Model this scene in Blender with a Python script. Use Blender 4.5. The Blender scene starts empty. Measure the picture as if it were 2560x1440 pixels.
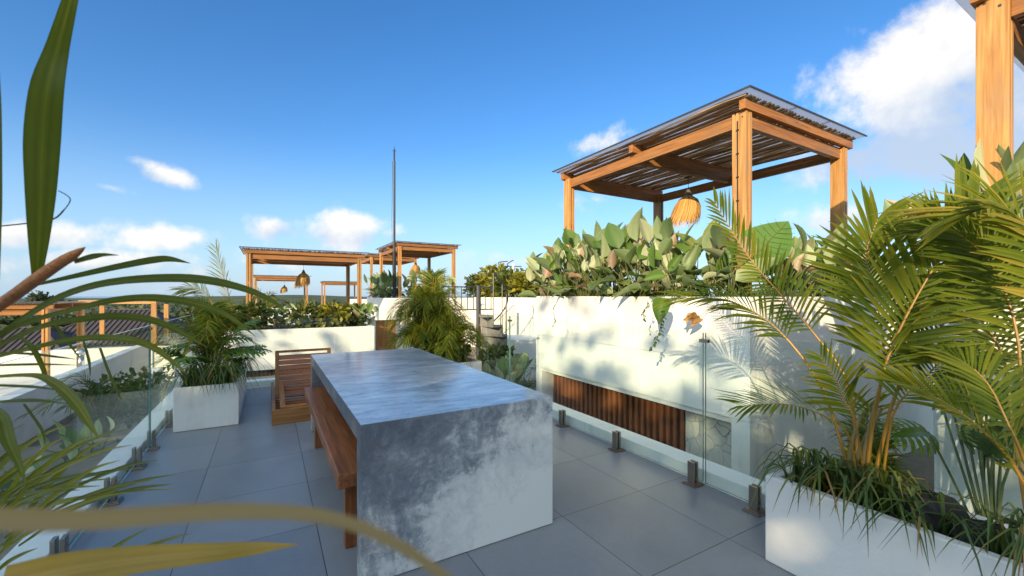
import bpy, math, random
import numpy as np
from mathutils import Vector, Matrix

# ------------------------------------------------------------------ camera, sky, sun
SC = bpy.context.scene
COL = SC.collection
TH = math.radians(30.1); CS, SN = math.cos(TH), math.sin(TH)
F, HY, EYE = 1050.0, 738.0, 1.40
SUN_EL, SUN_DIR = math.radians(17.0), Vector((-0.80, -0.60))
TOSUN = Vector((SUN_DIR.x*math.cos(SUN_EL), SUN_DIR.y*math.cos(SUN_EL), math.sin(SUN_EL))).normalized()

cd = bpy.data.cameras.new('camera'); cam = bpy.data.objects.new('camera', cd); COL.objects.link(cam)
cam.location = (0, 0, EYE); cam.rotation_euler = (math.radians(90), 0, -TH)
cd.sensor_width = 36; cd.lens = F/2560*36; cd.shift_y = 18/2560
cd.clip_start = 0.01; cd.clip_end = 6000
cd.dof.use_dof = True; cd.dof.focus_distance = 4.0; cd.dof.aperture_fstop = 9
SC.camera = cam
SC.view_settings.view_transform = 'Standard'; SC.view_settings.look = 'None'
SC.view_settings.gamma = 1; SC.view_settings.use_curve_mapping = False
SC.view_settings.exposure = 1.12
SC.render.engine = 'CYCLES'
SC.cycles.use_denoising = True
SC.cycles.max_bounces = 8; SC.cycles.transparent_max_bounces = 24; SC.cycles.diffuse_bounces = 5
SC.cycles.sample_clamp_indirect = 6; SC.cycles.caustics_reflective = False; SC.cycles.caustics_refractive = False

def P(px, py, Z):
    """place seen at pixel (px,py) of the photo, Z metres in front of the lens"""
    xc = (px-1280)/F*Z
    return Vector((xc*CS+Z*SN, -xc*SN+Z*CS, EYE-(py-HY)*Z/F))
def D(px, py): return (P(px, py, 1)-Vector((0, 0, EYE))).normalized()

class NT:
    def __init__(s, t): s.t = t; s.n = t.nodes; s.l = t.links
    def __call__(s, typ, ins=None, **kw):
        n = s.n.new(typ)
        for k, v in kw.items(): setattr(n, k, v)
        for k, v in (ins or {}).items(): s.set(n, k, v)
        return n
    def set(s, n, k, v):
        sock = n.inputs[k]
        if isinstance(v, bpy.types.Node): s.l.new(v.outputs[0], sock)
        elif isinstance(v, bpy.types.NodeSocket): s.l.new(v, sock)
        else: sock.default_value = v
    def math(s, op, a, b=0.0, c=0.0, clamp=False):
        n = s.n.new('ShaderNodeMath'); n.operation = op; n.use_clamp = clamp
        s.set(n, 0, a); s.set(n, 1, b); s.set(n, 2, c); return n.outputs[0]
    def vm(s, op, a, b=(0, 0, 0)):
        n = s.n.new('ShaderNodeVectorMath'); n.operation = op
        s.set(n, 0, a); s.set(n, 1, b)
        return n.outputs['Value'] if op in ('DOT_PRODUCT', 'LENGTH') else n.outputs[0]
    def mix(s, f, a, b, bt='MIX'):
        n = s.n.new('ShaderNodeMix'); n.data_type = 'RGBA'; n.blend_type = bt
        s.set(n, 0, f); s.set(n, 6, a); s.set(n, 7, b); return n.outputs[2]
    def ramp(s, f, stops, interp='LINEAR'):
        n = s.n.new('ShaderNodeValToRGB'); n.color_ramp.interpolation = interp
        e = n.color_ramp.elements
        while len(e) < len(stops): e.new(0.5)
        for x, (p, c) in zip(e, stops):
            x.position = p; x.color = (c, c, c, 1) if isinstance(c, (int, float)) else (*c, 1)
        s.set(n, 0, f); return n.outputs[0]
    def smooth(s, f, lo, hi):
        n = s.n.new('ShaderNodeMapRange'); n.interpolation_type = 'SMOOTHSTEP'
        s.set(n, 0, f); n.inputs[1].default_value = lo; n.inputs[2].default_value = hi
        return n.outputs[0]
    def noise(s, vec, scale, detail=4, rough=.55, dist=0.0):
        n = s.n.new('ShaderNodeTexNoise'); s.set(n, 'Vector', vec)
        n.inputs['Scale'].default_value = scale; n.inputs['Detail'].default_value = detail
        n.inputs['Roughness'].default_value = rough; n.inputs['Distortion'].default_value = dist
        return n.outputs[0]

W = bpy.data.worlds.new('World'); SC.world = W; W.use_nodes = True
def build_world():
    t = NT(W.node_tree); t.n.clear()
    out = t('ShaderNodeOutputWorld'); bg = t('ShaderNodeBackground'); t.l.new(bg.outputs[0], out.inputs[0])
    sky = t('ShaderNodeTexSky'); sky.sky_type = 'NISHITA'; sky.sun_disc = False
    sky.sun_elevation = SUN_EL; sky.sun_rotation = math.atan2(TOSUN.x, TOSUN.y)
    sky.air_density = 1.0; sky.dust_density = 0.6; sky.ozone_density = 2.0
    hs = t('ShaderNodeHueSaturation', {'Saturation': 1.30, 'Value': 1.0, 'Color': sky.outputs[0]})
    d = t('ShaderNodeTexCoord').outputs['Generated']
    # one cloud = a soft ellipse round a fixed compass direction, torn by noise
    clouds = [  # px, py, half width, half height, tilt (deg), strength
        (2470, 110, 370, 210, 25, 1.2), (2380, 250, 330, 150, 15, 1.1), (2310, 370, 310, 100, 6, 1.0), (2510, 360, 240, 160, 0, 1.1), (2640, 60, 260, 260, 0, 1.0),
        (2160, 80, 60, 80, 60, .42), (2110, 325, 90, 30, 0, .5), (2480, 510, 230, 50, 0, .6), (2090, 540, 140, 45, 10, .62),
        (1530, 350, 90, 40, 15, .6), (1500, 510, 80, 55, 0, .5), (865, 575, 95, 55, 0, .95), (690, 570, 75, 40, 0, .8), (985, 590, 50, 28, 0, .6),
        (350, 405, 60, 26, -35, .62), (425, 440, 90, 28, -18, .6), (265, 468, 60, 18, -15, .5), (475, 55, 80, 42, -25, .42),
        (70, 590, 190, 52, 4, .9), (400, 600, 130, 40, 0, .75), (250, 655, 330, 45, 0, .75), (560, 690, 300, 40, 0, .6),
        (700, 660, 330, 40, 0, .55), (1250, 650, 160, 36, 0, .5), (1420, 690, 150, 30, 0, .4), (140, 700, 250, 34, 0, .5), (2300, 560, 160, 40, 0, .4)]
    n1 = t.noise(d, 8.5, 9, .60, .08); n2 = t.noise(d, 2.6, 3, .5)
    field = None; low = None
    for (px, py, hw, hh, tilt, st) in clouds:
        c = D(px, py); k = 1/ (1+((px-1280)**2+(py-HY)**2)/F**2)
        r = Vector((CS, -SN, 0)); r = (r-c*r.dot(c)).normalized(); u = r.cross(c).normalized()
        if u.z < 0: u = -u
        a = math.radians(tilt); rr = r*math.cos(a)+u*math.sin(a); uu = -r*math.sin(a)+u*math.cos(a)
        sx = hw/F*k**.75; sy = hh/F*k**.75
        df = t.vm('SUBTRACT', d, tuple(c))
        a1 = t.vm('DOT_PRODUCT', df, tuple(rr/sx)); b1 = t.vm('DOT_PRODUCT', df, tuple(uu/sy))
        q = t.math('ADD', t.math('MULTIPLY', a1, a1), t.math('MULTIPLY', b1, b1))
        fl = t.math('MULTIPLY', t.math('EXPONENT', t.math('MULTIPLY', q, -0.9)), st)
        lw = t.math('MULTIPLY', fl, b1)
        field = fl if field is None else t.math('MAXIMUM', field, fl)
        low = lw if low is None else t.math('ADD', low, lw)
    skc = t.mix(1.0, hs.outputs[0], (.57, .61, .71, 1), 'MULTIPLY')
    # unseen broken cloud added behind the photographer as fill light
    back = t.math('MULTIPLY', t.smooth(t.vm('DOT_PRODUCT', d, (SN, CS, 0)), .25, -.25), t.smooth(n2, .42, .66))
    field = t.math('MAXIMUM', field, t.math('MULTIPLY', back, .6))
    dens = t.smooth(t.math('ADD', field, t.math('MULTIPLY', t.math('SUBTRACT', n1, .5), 2.0)), .30, .84)
    dens = t.math('MULTIPLY', dens, t.smooth(field, .03, .25))
    shade = t.smooth(t.math('ADD', t.math('MULTIPLY', low, .9), t.math('MULTIPLY', t.math('SUBTRACT', n1, .5), 2.2)), -.55, .55)
    ccol = t.mix(shade, (1.75, 2.1, 2.65, 1), (3.5, 3.35, 3.1, 1))
    # pale band of moist air low over the sea
    z = t.n.new('ShaderNodeSeparateXYZ'); t.l.new(d, z.inputs[0])
    hz = t.smooth(z.outputs[2], .34, -.02)
    sk = t.mix(t.math('MULTIPLY', hz, .75), skc, (1.45, 2.15, 3.0, 1))
    # broad glow added to the unseen sky round the sun, lifts the fill
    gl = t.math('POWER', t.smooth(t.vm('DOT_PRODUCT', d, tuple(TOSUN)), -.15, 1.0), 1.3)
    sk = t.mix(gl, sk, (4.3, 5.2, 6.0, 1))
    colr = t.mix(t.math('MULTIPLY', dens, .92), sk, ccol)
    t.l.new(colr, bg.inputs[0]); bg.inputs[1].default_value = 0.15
build_world()

sl = bpy.data.lights.new('sun', 'SUN'); so = bpy.data.objects.new('sun', sl); COL.objects.link(so)
sl.energy = 3.2; sl.angle = math.radians(0.53); sl.color = (1.0, 0.80, 0.52)
so.rotation_euler = TOSUN.to_track_quat('Z', 'Y').to_euler(); so.location = (-10, -8, 12)

# ------------------------------------------------------------------ mesh helpers
class MB:
    def __init__(s): s.v = []; s.f = []; s.m = []; s.a = []
    def add(s, vs, fs, m=0, a=0.0):
        b = len(s.v); s.v.extend([tuple(x) for x in vs]); s.a.extend(a if isinstance(a, list) else [a]*len(vs))
        for f in fs: s.f.append(tuple(i+b for i in f)); s.m.append(m)
    def box(s, x0, x1, y0, y1, z0, z1, m=0, a=0.0):
        s.add([(x0,y0,z0),(x1,y0,z0),(x1,y1,z0),(x0,y1,z0),(x0,y0,z1),(x1,y0,z1),(x1,y1,z1),(x0,y1,z1)],
              [(0,3,2,1),(4,5,6,7),(0,1,5,4),(1,2,6,5),(2,3,7,6),(3,0,4,7)], m, a); return s
    def bar(s, p, q, w, h, up=(0,0,1), m=0, a=0.0):
        p = Vector(p); q = Vector(q); t = (q-p).normalized(); u = Vector(up)
        x = t.cross(u).normalized()*w/2; y = x.cross(t).normalized()*h/2
        vs = [p-x-y,p+x-y,p+x+y,p-x+y,q-x-y,q+x-y,q+x+y,q-x+y]
        s.add(vs, [(0,1,2,3),(7,6,5,4),(0,4,5,1),(1,5,6,2),(2,6,7,3),(3,7,4,0)], m, a); return s
    def tube(s, pts, r, n=6, m=0, a=0.0, cap=True):
        pts = [Vector(p) for p in pts]; k = len(pts)
        rs = r if isinstance(r, (list, tuple)) else [r]*k
        vs = []; ref = None
        for i, p in enumerate(pts):
            t = (pts[min(i+1,k-1)]-pts[max(i-1,0)]).normalized()
            if ref is None: ref = Vector((1,0,0)) if abs(t.x) < .8 else Vector((0,1,0))
            x = (ref-t*ref.dot(t)).normalized(); y = t.cross(x); ref = x
            for j in range(n):
                an = 2*math.pi*j/n; vs.append(p+(x*math.cos(an)+y*math.sin(an))*rs[i])
        fs = [(i*n+j, i*n+(j+1)%n, (i+1)*n+(j+1)%n, (i+1)*n+j) for i in range(k-1) for j in range(n)]
        if cap: fs += [tuple(range(n))[::-1], tuple((k-1)*n+j for j in range(n))]
        s.add(vs, fs, m, a); return s
    def lathe(s, prof, n=16, c=(0,0,0), m=0):
        vs = [(c[0]+r*math.cos(2*math.pi*j/n), c[1]+r*math.sin(2*math.pi*j/n), c[2]+z) for r, z in prof for j in range(n)]
        k = len(prof)
        fs = [(i*n+j, i*n+(j+1)%n, (i+1)*n+(j+1)%n, (i+1)*n+j) for i in range(k-1) for j in range(n)]
        fs += [tuple(range(n))[::-1], tuple((k-1)*n+j for j in range(n))]
        s.add(vs, fs, m); return s
    def mesh(s, name, mats):
        me = bpy.data.meshes.new(name); me.from_pydata(s.v, [], s.f)
        for mt in (mats if isinstance(mats, (list, tuple)) else [mats]): me.materials.append(mt)
        me.polygons.foreach_set('material_index', s.m)
        at = me.attributes.new('var', 'FLOAT', 'POINT'); at.data.foreach_set('value', s.a)
        me.update(); return me
    def build(s, name, mats, parent=None, loc=(0,0,0), bevel=0, smooth=False):
        me = s.mesh(name, mats); o = bpy.data.objects.new(name, me); COL.objects.link(o); o.location = loc
        if parent is not None: o.parent = parent
        if smooth: me.polygons.foreach_set('use_smooth', [True]*len(me.polygons))
        if bevel:
            b = o.modifiers.new('edge', 'BEVEL'); b.width = bevel; b.segments = 2; b.limit_method = 'ANGLE'; b.angle_limit = .6
        return o

def tag(o, label=None, cat=None, group=None, kind=None):
    if label: o['label'] = label
    if cat: o['category'] = cat
    if group: o['group'] = group
    if kind: o['kind'] = kind
    return o
def thing(name, label, cat, loc=(0,0,0), group=None):
    o = bpy.data.objects.new(name, None); COL.objects.link(o); o.location = loc; o.empty_display_size = .1
    return tag(o, label, cat, group)
def copy_tree(o, loc=None, label=None, group=None, rz=0, sc=None):
    r = o.copy(); COL.objects.link(r)
    if loc is not None: r.location = loc
    if label: r['label'] = label
    if group: r['group'] = group
    r.rotation_euler = (0, 0, rz)
    if sc: r.scale = sc
    def rec(a, b):
        for ch in [x for x in a.children]:
            c = ch.copy(); COL.objects.link(c); c.parent = b; rec(ch, c)
    rec(o, r); return r

# ------------------------------------------------------------------ materials
def mat(name):
    m = bpy.data.materials.new(name); m.use_nodes = True; t = NT(m.node_tree); t.n.clear()
    out = t('ShaderNodeOutputMaterial'); return m, t, out
def principled(t, out, col, rough=.6, spec=.5, bump=None, bs=.2, bd=.01, metal=0, coat=0):
    p = t('ShaderNodeBsdfPrincipled'); t.set(p, 'Base Color', col); t.set(p, 'Roughness', rough)
    t.set(p, 'Specular IOR Level', spec); t.set(p, 'Metallic', metal); t.set(p, 'Coat Weight', coat)
    if coat: t.set(p, 'Coat Roughness', .12)
    if bump is not None:
        b = t('ShaderNodeBump', {'Strength': bs, 'Distance': bd, 'Height': bump}); t.l.new(b.outputs[0], p.inputs['Normal'])
    t.l.new(p.outputs[0], out.inputs[0]); return p
def obco(t): return t('ShaderNodeTexCoord').outputs['Object']
def scaled(t, v, s): return t.vm('MULTIPLY', v, s)

def plaster(name, c=(.80, .775, .72), dirt=.75):
    m, t, o = mat(name); v = t('ShaderNodeNewGeometry').outputs['Position']
    n1 = t.noise(v, 1.3, 5, .6, .3); n2 = t.noise(scaled(t, v, (6, 6, .7)), 1.0, 4, .6); n3 = t.noise(v, 60, 3, .7); n4 = t.noise(v, 9, 4)
    d = t.math('MULTIPLY', t.smooth(t.math('ADD', t.math('MULTIPLY', n1, .6), t.math('MULTIPLY', n2, .4)), .50, .72), dirt)
    col = t.mix(d, (*c, 1), (c[0]*.66, c[1]*.66, c[2]*.63, 1))
    col = t.mix(t.math('MULTIPLY', t.smooth(n4, .62, .8), .25), col, (c[0]*.6, c[1]*.58, c[2]*.54, 1))
    principled(t, o, col, .88, .25, t.math('ADD', t.math('MULTIPLY', n3, .35), n4), .5, .010); return m
M = {}
M['white'] = plaster('white_plaster'); M['white2'] = plaster('weathered_plaster', (.76, .73, .67), .6)
M['cream'] = plaster('cream_plaster', (.80, .76, .66), .3)

def wood(name, ax, c1=(.46, .215, .068), c2=(.24, .098, .03), rough=.5):
    m, t, o = mat(name); oi = t('ShaderNodeObjectInfo').outputs['Random']; v = t.vm('ADD', obco(t), t('ShaderNodeCombineXYZ', {0: t.math('MULTIPLY', oi, 7.0), 1: t.math('MULTIPLY', oi, 13.0), 2: t.math('MULTIPLY', oi, 5.0)}))
    s = [14, 14, 14]; s[ax] = .9; w = scaled(t, v, tuple(s))
    n = t.noise(w, 1.6, 6, .65, .9); n2 = t.noise(v, 3.0, 3); s2 = [70, 70, 70]; s2[ax] = 2.5; n3 = t.noise(scaled(t, v, tuple(s2)), 1, 3)
    f = t.math('ADD', t.math('MULTIPLY', n, .6), t.math('MULTIPLY', n3, .4))
    col = t.ramp(f, [(.38, c2), (.52, tuple(a*.55+b*.45 for a, b in zip(c1, c2))), (.64, c1)])
    col = t.mix(t.math('MULTIPLY', t.smooth(n2, .5, .75), .45), col, (c1[0]*.62, c1[1]*.6, c1[2]*.62, 1))
    gy = t.noise(scaled(t, v, tuple(1.0 if k == ax else 3.5 for k in range(3))), 1.1, 5, .65)
    col = t.mix(t.math('MULTIPLY', t.smooth(gy, .52, .70), .5), col, (c1[0]*.55, c1[1]*.72, c1[2]*1.3, 1))
    col = t.mix(1.0, col, t.ramp(oi, [(0, (.78, .80, .84)), (1, (1.12, 1.06, 1.0))]), 'MULTIPLY')
    kn = t('ShaderNodeTexVoronoi', {'Scale': 4.5}); t.set(kn, 'Vector', v)
    col = t.mix(t.math('MULTIPLY', t.smooth(kn.outputs['Distance'], .06, .03), .8), col, (.07, .03, .012, 1))
    principled(t, o, col, rough, .3, f, .35, .004); return m
for i, a in enumerate('xyz'):
    M['wood'+a] = wood('teak_'+a, i); M['post'+a] = wood('pale_teak_'+a, i, (.64, .36, .125), (.36, .17, .055))
    M['dark'+a] = wood('oiled_teak_'+a, i, (.36, .135, .05), (.16, .055, .02), .38)
M['slatz'] = wood('red_teak', 2, (.33, .135, .055), (.17, .06, .024), .45)
M['stick'] = wood('branch_wood', 1, (.68, .46, .27), (.38, .22, .11), .7)

def m_simple(name, c, rough=.6, metal=0, spec=.5, nz=0, ns=20, bump=0):
    m, t, o = mat(name); v = obco(t); col = (*c, 1); n = None
    if nz or bump:
        n = t.noise(v, ns, 4, .6); col = t.mix(n, tuple(x*(1-nz) for x in c)+(1,), tuple(min(1, x*(1+nz)) for x in c)+(1,))
    principled(t, o, col, rough, spec, n if bump else None, bump, .01, metal); return m
M['steel'] = m_simple('brushed_steel', (.33, .27, .22), .38, .9, nz=.2)
M['black'] = m_simple('black_metal', (.02, .022, .025), .45, .3)
M['darkiron'] = m_simple('dark_iron', (.06, .065, .07), .5, .4, nz=.3)
M['soil'] = m_simple('soil', (.035, .024, .016), .95, nz=.5, ns=30, bump=.8)
M['rock'] = m_simple('black_rock', (.022, .02, .022), .9, nz=.5, ns=14, bump=.9)
M['chrome'] = m_simple('galvanised_steel', (.6, .6, .6), .3, 1.0)
M['cord'] = m_simple('cord', (.02, .018, .015), .8)
M['concrete'] = m_simple('grey_concrete', (.36, .38, .40), .85, nz=.25, ns=6, bump=.3)
M['tread'] = m_simple('grey_tread', (.22, .20, .18), .8, nz=.3, ns=8)
M['greypot'] = m_simple('grey_pot', (.10, .105, .105), .8, nz=.25, ns=8, bump=.3)
M['dirt'] = m_simple('sandy_soil', (.20, .165, .115), .95, nz=.4, ns=5, bump=.6)
M['thatch'] = None

def floor_mat():
    m, t, o = mat('porcelain_tile'); v = t('ShaderNodeNewGeometry').outputs['Position']
    sx = t.n.new('ShaderNodeSeparateXYZ'); t.l.new(v, sx.inputs[0]); S = .678
    def cell(s, off):
        q = t.math('DIVIDE', t.math('SUBTRACT', s, off), S); fr = t.math('FRACT', q)
        return t.math('MULTIPLY', t.math('MINIMUM', fr, t.math('SUBTRACT', 1.0, fr)), S), t.math('FLOOR', q)
    dx, ix = cell(sx.outputs[0], 2.288); dy, iy = cell(sx.outputs[1], 2.14)
    joint = t.smooth(t.math('MINIMUM', dx, dy), .0032, .0012)
    cv = t.n.new('ShaderNodeCombineXYZ'); t.l.new(ix, cv.inputs[0]); t.l.new(iy, cv.inputs[1])
    wn = t('ShaderNodeTexWhiteNoise', {'Vector': cv.outputs[0]}); n1 = t.noise(v, 2.2, 6, .62, .4); n2 = t.noise(v, 40, 3)
    n3 = t.noise(scaled(t, v, (5, 1.2, 1)), 2.4, 4, .6, .6)
    f = t.math('ADD', t.math('MULTIPLY', n1, .65), t.math('MULTIPLY', n2, .2)); f = t.math('ADD', f, t.math('MULTIPLY', wn.outputs[0], .26))
    col = t.ramp(f, [(.25, (.155, .165, .182)), (.75, (.245, .252, .262))])
    col = t.mix(t.math('MULTIPLY', t.smooth(n3, .58, .78), .25), col, (.27, .265, .25, 1))
    col = t.mix(joint, col, (.035, .036, .04, 1))
    rg = t.math('ADD', t.math('MULTIPLY', n1, .22), .24)
    h = t.math('SUBTRACT', t.math('MULTIPLY', n2, .1), joint)
    principled(t, o, col, rg, .5, h, .35, .003); return m
M['floor'] = floor_mat()

def cement():
    m, t, o = mat('polished_cement'); v = obco(t)
    g = t('ShaderNodeNewGeometry'); nz = t.n.new('ShaderNodeSeparateXYZ'); t.l.new(g.outputs['Normal'], nz.inputs[0])
    top = t.smooth(nz.outputs[2], .6, .9); sx = t.n.new('ShaderNodeSeparateXYZ'); t.l.new(v, sx.inputs[0])
    n1 = t.noise(v, 2.3, 9, .68, .8); n2 = t.noise(v, 9, 8, .72, .5); n3 = t.noise(v, 34, 5, .7); n4 = t.noise(scaled(t, v, (1.2, 4.5, 1.2)), 2.0, 8, .7, .9)
    # trowelled patches: pale low on the right, dark in the upper left of the end panel
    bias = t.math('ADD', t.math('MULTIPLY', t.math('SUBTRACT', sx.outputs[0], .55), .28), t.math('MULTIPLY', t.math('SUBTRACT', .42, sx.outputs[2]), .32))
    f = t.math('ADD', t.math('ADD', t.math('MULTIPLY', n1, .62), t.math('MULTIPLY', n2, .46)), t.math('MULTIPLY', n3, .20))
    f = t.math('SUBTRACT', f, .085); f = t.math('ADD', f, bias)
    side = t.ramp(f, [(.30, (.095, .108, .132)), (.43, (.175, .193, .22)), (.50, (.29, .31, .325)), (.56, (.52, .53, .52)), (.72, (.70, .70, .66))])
    vo = t('ShaderNodeTexVoronoi', {'Scale': 5.0, 'Randomness': 1.0}, feature='DISTANCE_TO_EDGE'); t.set(vo, 'Vector', t.vm('ADD', v, scaled(t, t('ShaderNodeTexNoise', {'Scale': 3.0, 'Vector': v}).outputs[1], (.5, .5, .5))))
    side = t.mix(t.math('MULTIPLY', t.smooth(vo.outputs[0], .006, .001), .10), side, (.55, .55, .52, 1))
    ft = t.math('ADD', t.math('ADD', t.math('MULTIPLY', n4, .62), t.math('MULTIPLY', n2, .3)), t.math('MULTIPLY', n3, .08))
    tp = t.ramp(ft, [(.34, (.12, .145, .185)), (.45, (.22, .25, .29)), (.53, (.38, .41, .44)), (.66, (.60, .62, .63))])
    col = t.mix(top, side, tp)
    n5 = t.noise(v, 130, 3, .7); col = t.mix(t.math('MULTIPLY', t.smooth(n5, .60, .72), .35), col, (.09, .10, .115, 1)); col = t.mix(t.math('MULTIPLY', t.smooth(n5, .40, .30), .25), col, (.66, .66, .63, 1))
    p = principled(t, o, col, t.math('ADD', t.math('MULTIPLY', top, -.22), .50), .5, t.math('ADD', n3, t.math('MULTIPLY', n2, .6)), .10, .003)
    t.set(p, 'Coat Weight', t.math('MULTIPLY', top, .5)); t.set(p, 'Coat Roughness', .13); return m
M['cement'] = cement()

def glass():
    m, t, o = mat('clear_glass')
    tr = t('ShaderNodeBsdfTransparent'); tr.inputs[0].default_value = (.945, .985, .97, 1)
    gl = t('ShaderNodeBsdfGlossy'); gl.inputs['Roughness'].default_value = .0; gl.inputs[0].default_value = (.95, 1, 1, 1)
    g = t('ShaderNodeNewGeometry'); fr = t('ShaderNodeFresnel', {'IOR': t.math('SUBTRACT', 1.5, t.math('MULTIPLY', g.outputs['Backfacing'], 1.5-1/1.5))}); mx = t('ShaderNodeMixShader')
    t.l.new(t.math('MULTIPLY', fr.outputs[0], .45), mx.inputs[0]); t.l.new(tr.outputs[0], mx.inputs[1]); t.l.new(gl.outputs[0], mx.inputs[2])
    t.l.new(mx.outputs[0], o.inputs[0]); return m
M['glass'] = glass()
M['edge'] = m_simple('glass_edge', (.10, .22, .20), .15)
def sheet():
    m, t, o = mat('grey_polycarbonate'); tr = t('ShaderNodeBsdfTransparent'); tr.inputs[0].default_value = (.60, .63, .68, 1)
    p = t('ShaderNodeBsdfPrincipled', {'Base Color': (.26, .27, .29, 1), 'Roughness': .25}); tl = t('ShaderNodeBsdfTranslucent'); tl.inputs[0].default_value = (.80, .82, .86, 1)
    a = t('ShaderNodeMixShader', {0: .7}); t.l.new(p.outputs[0], a.inputs[1]); t.l.new(tl.outputs[0], a.inputs[2])
    mx = t('ShaderNodeMixShader', {0: .55}); t.l.new(tr.outputs[0], mx.inputs[1]); t.l.new(a.outputs[0], mx.inputs[2])
    t.l.new(mx.outputs[0], o.inputs[0]); return m
M['sheet'] = sheet()

def leafm(name, stops, under=None, trans=.35, rough=.42, spec=.45, tcol=1.5):
    """stops: colours over the per-leaf value; under: colour of the leaf's other side"""
    m, t, o = mat(name); at = t('ShaderNodeAttribute', attribute_name='var'); v = obco(t)
    n = t.noise(v, 38, 3, .6); f = t.math('ADD', at.outputs['Fac'], t.math('MULTIPLY', t.math('SUBTRACT', n, .5), .22))
    col = t.ramp(f, stops)
    if under:
        g = t('ShaderNodeNewGeometry'); uc = t.ramp(f, under) if isinstance(under, list) else (*under, 1)
        col = t.mix(g.outputs['Backfacing'], col, uc)
    p = t('ShaderNodeBsdfPrincipled'); t.set(p, 'Base Color', col); t.set(p, 'Roughness', rough); t.set(p, 'Specular IOR Level', spec)
    tl = t('ShaderNodeBsdfTranslucent'); t.l.new(t.mix(1.0, col, (tcol*1.15, tcol, tcol*.45, 1), 'MULTIPLY'), tl.inputs[0])
    mx = t('ShaderNodeMixShader', {0: trans}); t.l.new(p.outputs[0], mx.inputs[1]); t.l.new(tl.outputs[0], mx.inputs[2])
    t.l.new(mx.outputs[0], o.inputs[0]); return m
M['palm'] = leafm('palm_leaf', [(0, (.055, .095, .010)), (.5, (.115, .165, .012)), (.85, (.21, .225, .016)), (1, (.34, .27, .04))], trans=.46, rough=.5, spec=.28)
M['palmdark'] = leafm('dark_palm_leaf', [(0, (.022, .045, .012)), (.6, (.055, .095, .02)), (1, (.13, .16, .03))])
M['near'] = leafm('near_palm_leaf', [(0, (.060, .085, .010)), (.5, (.115, .140, .013)), (1, (.25, .24, .035))], trans=.45)
M['dry'] = leafm('dry_leaf', [(0, (.42, .27, .12)), (.5, (.34, .20, .08)), (1, (.5, .33, .17))], trans=.25, rough=.7)
M['ochre'] = leafm('yellowed_leaf', [(0, (.20, .125, .010)), (.6, (.33, .21, .015)), (1, (.22, .10, .02))], trans=.25)
M['tan'] = leafm('tan_leaf', [(0, (.24, .165, .06)), (1, (.30, .21, .085))], trans=.2, rough=.7)
M['rachis'] = m_simple('palm_stalk', (.36, .19, .025), .45, nz=.35, ns=16)
M['rachisred'] = m_simple('red_palm_stalk', (.42, .17, .06), .6, nz=.55, ns=160, bump=.5)
M['cane'] = m_simple('palm_cane', (.22, .17, .06), .55, nz=.5, ns=9)
M['stem'] = m_simple('green_stem', (.10, .12, .035), .6, nz=.3)
CAL = [(0, (.050, .105, .018)), (.45, (.095, .18, .025)), (.78, (.16, .23, .04)), (.9, (.30, .22, .11)), (1, (.40, .25, .15))]
CALU = [(0, (.18, .26, .11)), (.4, (.26, .34, .16)), (.65, (.40, .45, .26)), (.82, (.50, .49, .33)), (.92, (.42, .31, .22)), (1, (.40, .25, .16))]
M['broad'] = leafm('silver_backed_leaf', CAL, CALU, .22, .5)
M['ear'] = leafm('elephant_ear_leaf', [(0, (.07, .17, .02)), (1, (.13, .25, .04))], None, .3, .35)
M['grass'] = leafm('strap_leaf', [(0, (.030, .062, .014)), (.6, (.075, .125, .022)), (.9, (.17, .19, .03)), (1, (.30, .18, .06))], None, .3)
M['phil'] = leafm('lobed_leaf', [(0, (.045, .105, .016)), (1, (.13, .22, .028))], None, .25, .35)
M['shrub'] = leafm('shrub_leaf', [(0, (.028, .055, .014)), (.5, (.075, .115, .022)), (.85, (.20, .21, .035)), (1, (.28, .22, .07))], None, .3)
M['yellow'] = leafm('yellow_shrub_leaf', [(0, (.08, .10, .012)), (.6, (.24, .23, .02)), (1, (.38, .33, .03))], None, .35)
M['tuft'] = leafm('silver_grass', [(0, (.20, .22, .19)), (1, (.42, .43, .38))], None, .2, .7)
M['wood_far'] = leafm('far_tree_leaf', [(0, (.030, .050, .022)), (.6, (.065, .09, .035)), (1, (.13, .135, .06))], None, .15, .7)
M['bark'] = m_simple('bark', (.13, .10, .075), .9, nz=.4, ns=12, bump=.8)
def thatch():
    m, t, o = mat('straw_thatch'); at = t('ShaderNodeAttribute', attribute_name='var')
    col = t.ramp(at.outputs['Fac'], [(0, (.30, .14, .035)), (.5, (.50, .27, .07)), (1, (.66, .42, .15))])
    principled(t, o, col, .7, .3); return m
M['thatch'] = thatch()
def stone():
    m, t, o = mat('white_stone_cladding'); v = obco(t)
    w = t.vm('ADD', v, scaled(t, t('ShaderNodeTexNoise', {'Scale': 6.0, 'Vector': v}).outputs[1], (.12, .12, .12)))
    vo = t('ShaderNodeTexVoronoi', {'Scale': 6.5}, feature='DISTANCE_TO_EDGE'); t.set(vo, 'Vector', w)
    vc = t('ShaderNodeTexVoronoi', {'Scale': 6.5}); t.set(vc, 'Vector', w)
    n = t.noise(v, 14, 6, .65); j = t.smooth(vo.outputs[0], .022, .004); gaps = t.math('MULTIPLY', j, t.smooth(t.noise(v, 3.5, 2), .42, .58))
    col = t.mix(n, (.52, .50, .43, 1), (.72, .70, .63, 1)); col = t.mix(t.math('MULTIPLY', gaps, .75), col, (.20, .18, .14, 1))
    principled(t, o, col, .9, .2, t.math('SUBTRACT', t.math('MULTIPLY', n, .6), j), .7, .02); return m
M['stone'] = stone()
def rooftile():
    m, t, o = mat('dark_roof_tile'); v = obco(t); n = t.noise(v, 6, 4)
    col = t.mix(n, (.030, .026, .030, 1), (.085, .070, .068, 1)); principled(t, o, col, .7, .4); return m
M['tile'] = rooftile()
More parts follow.
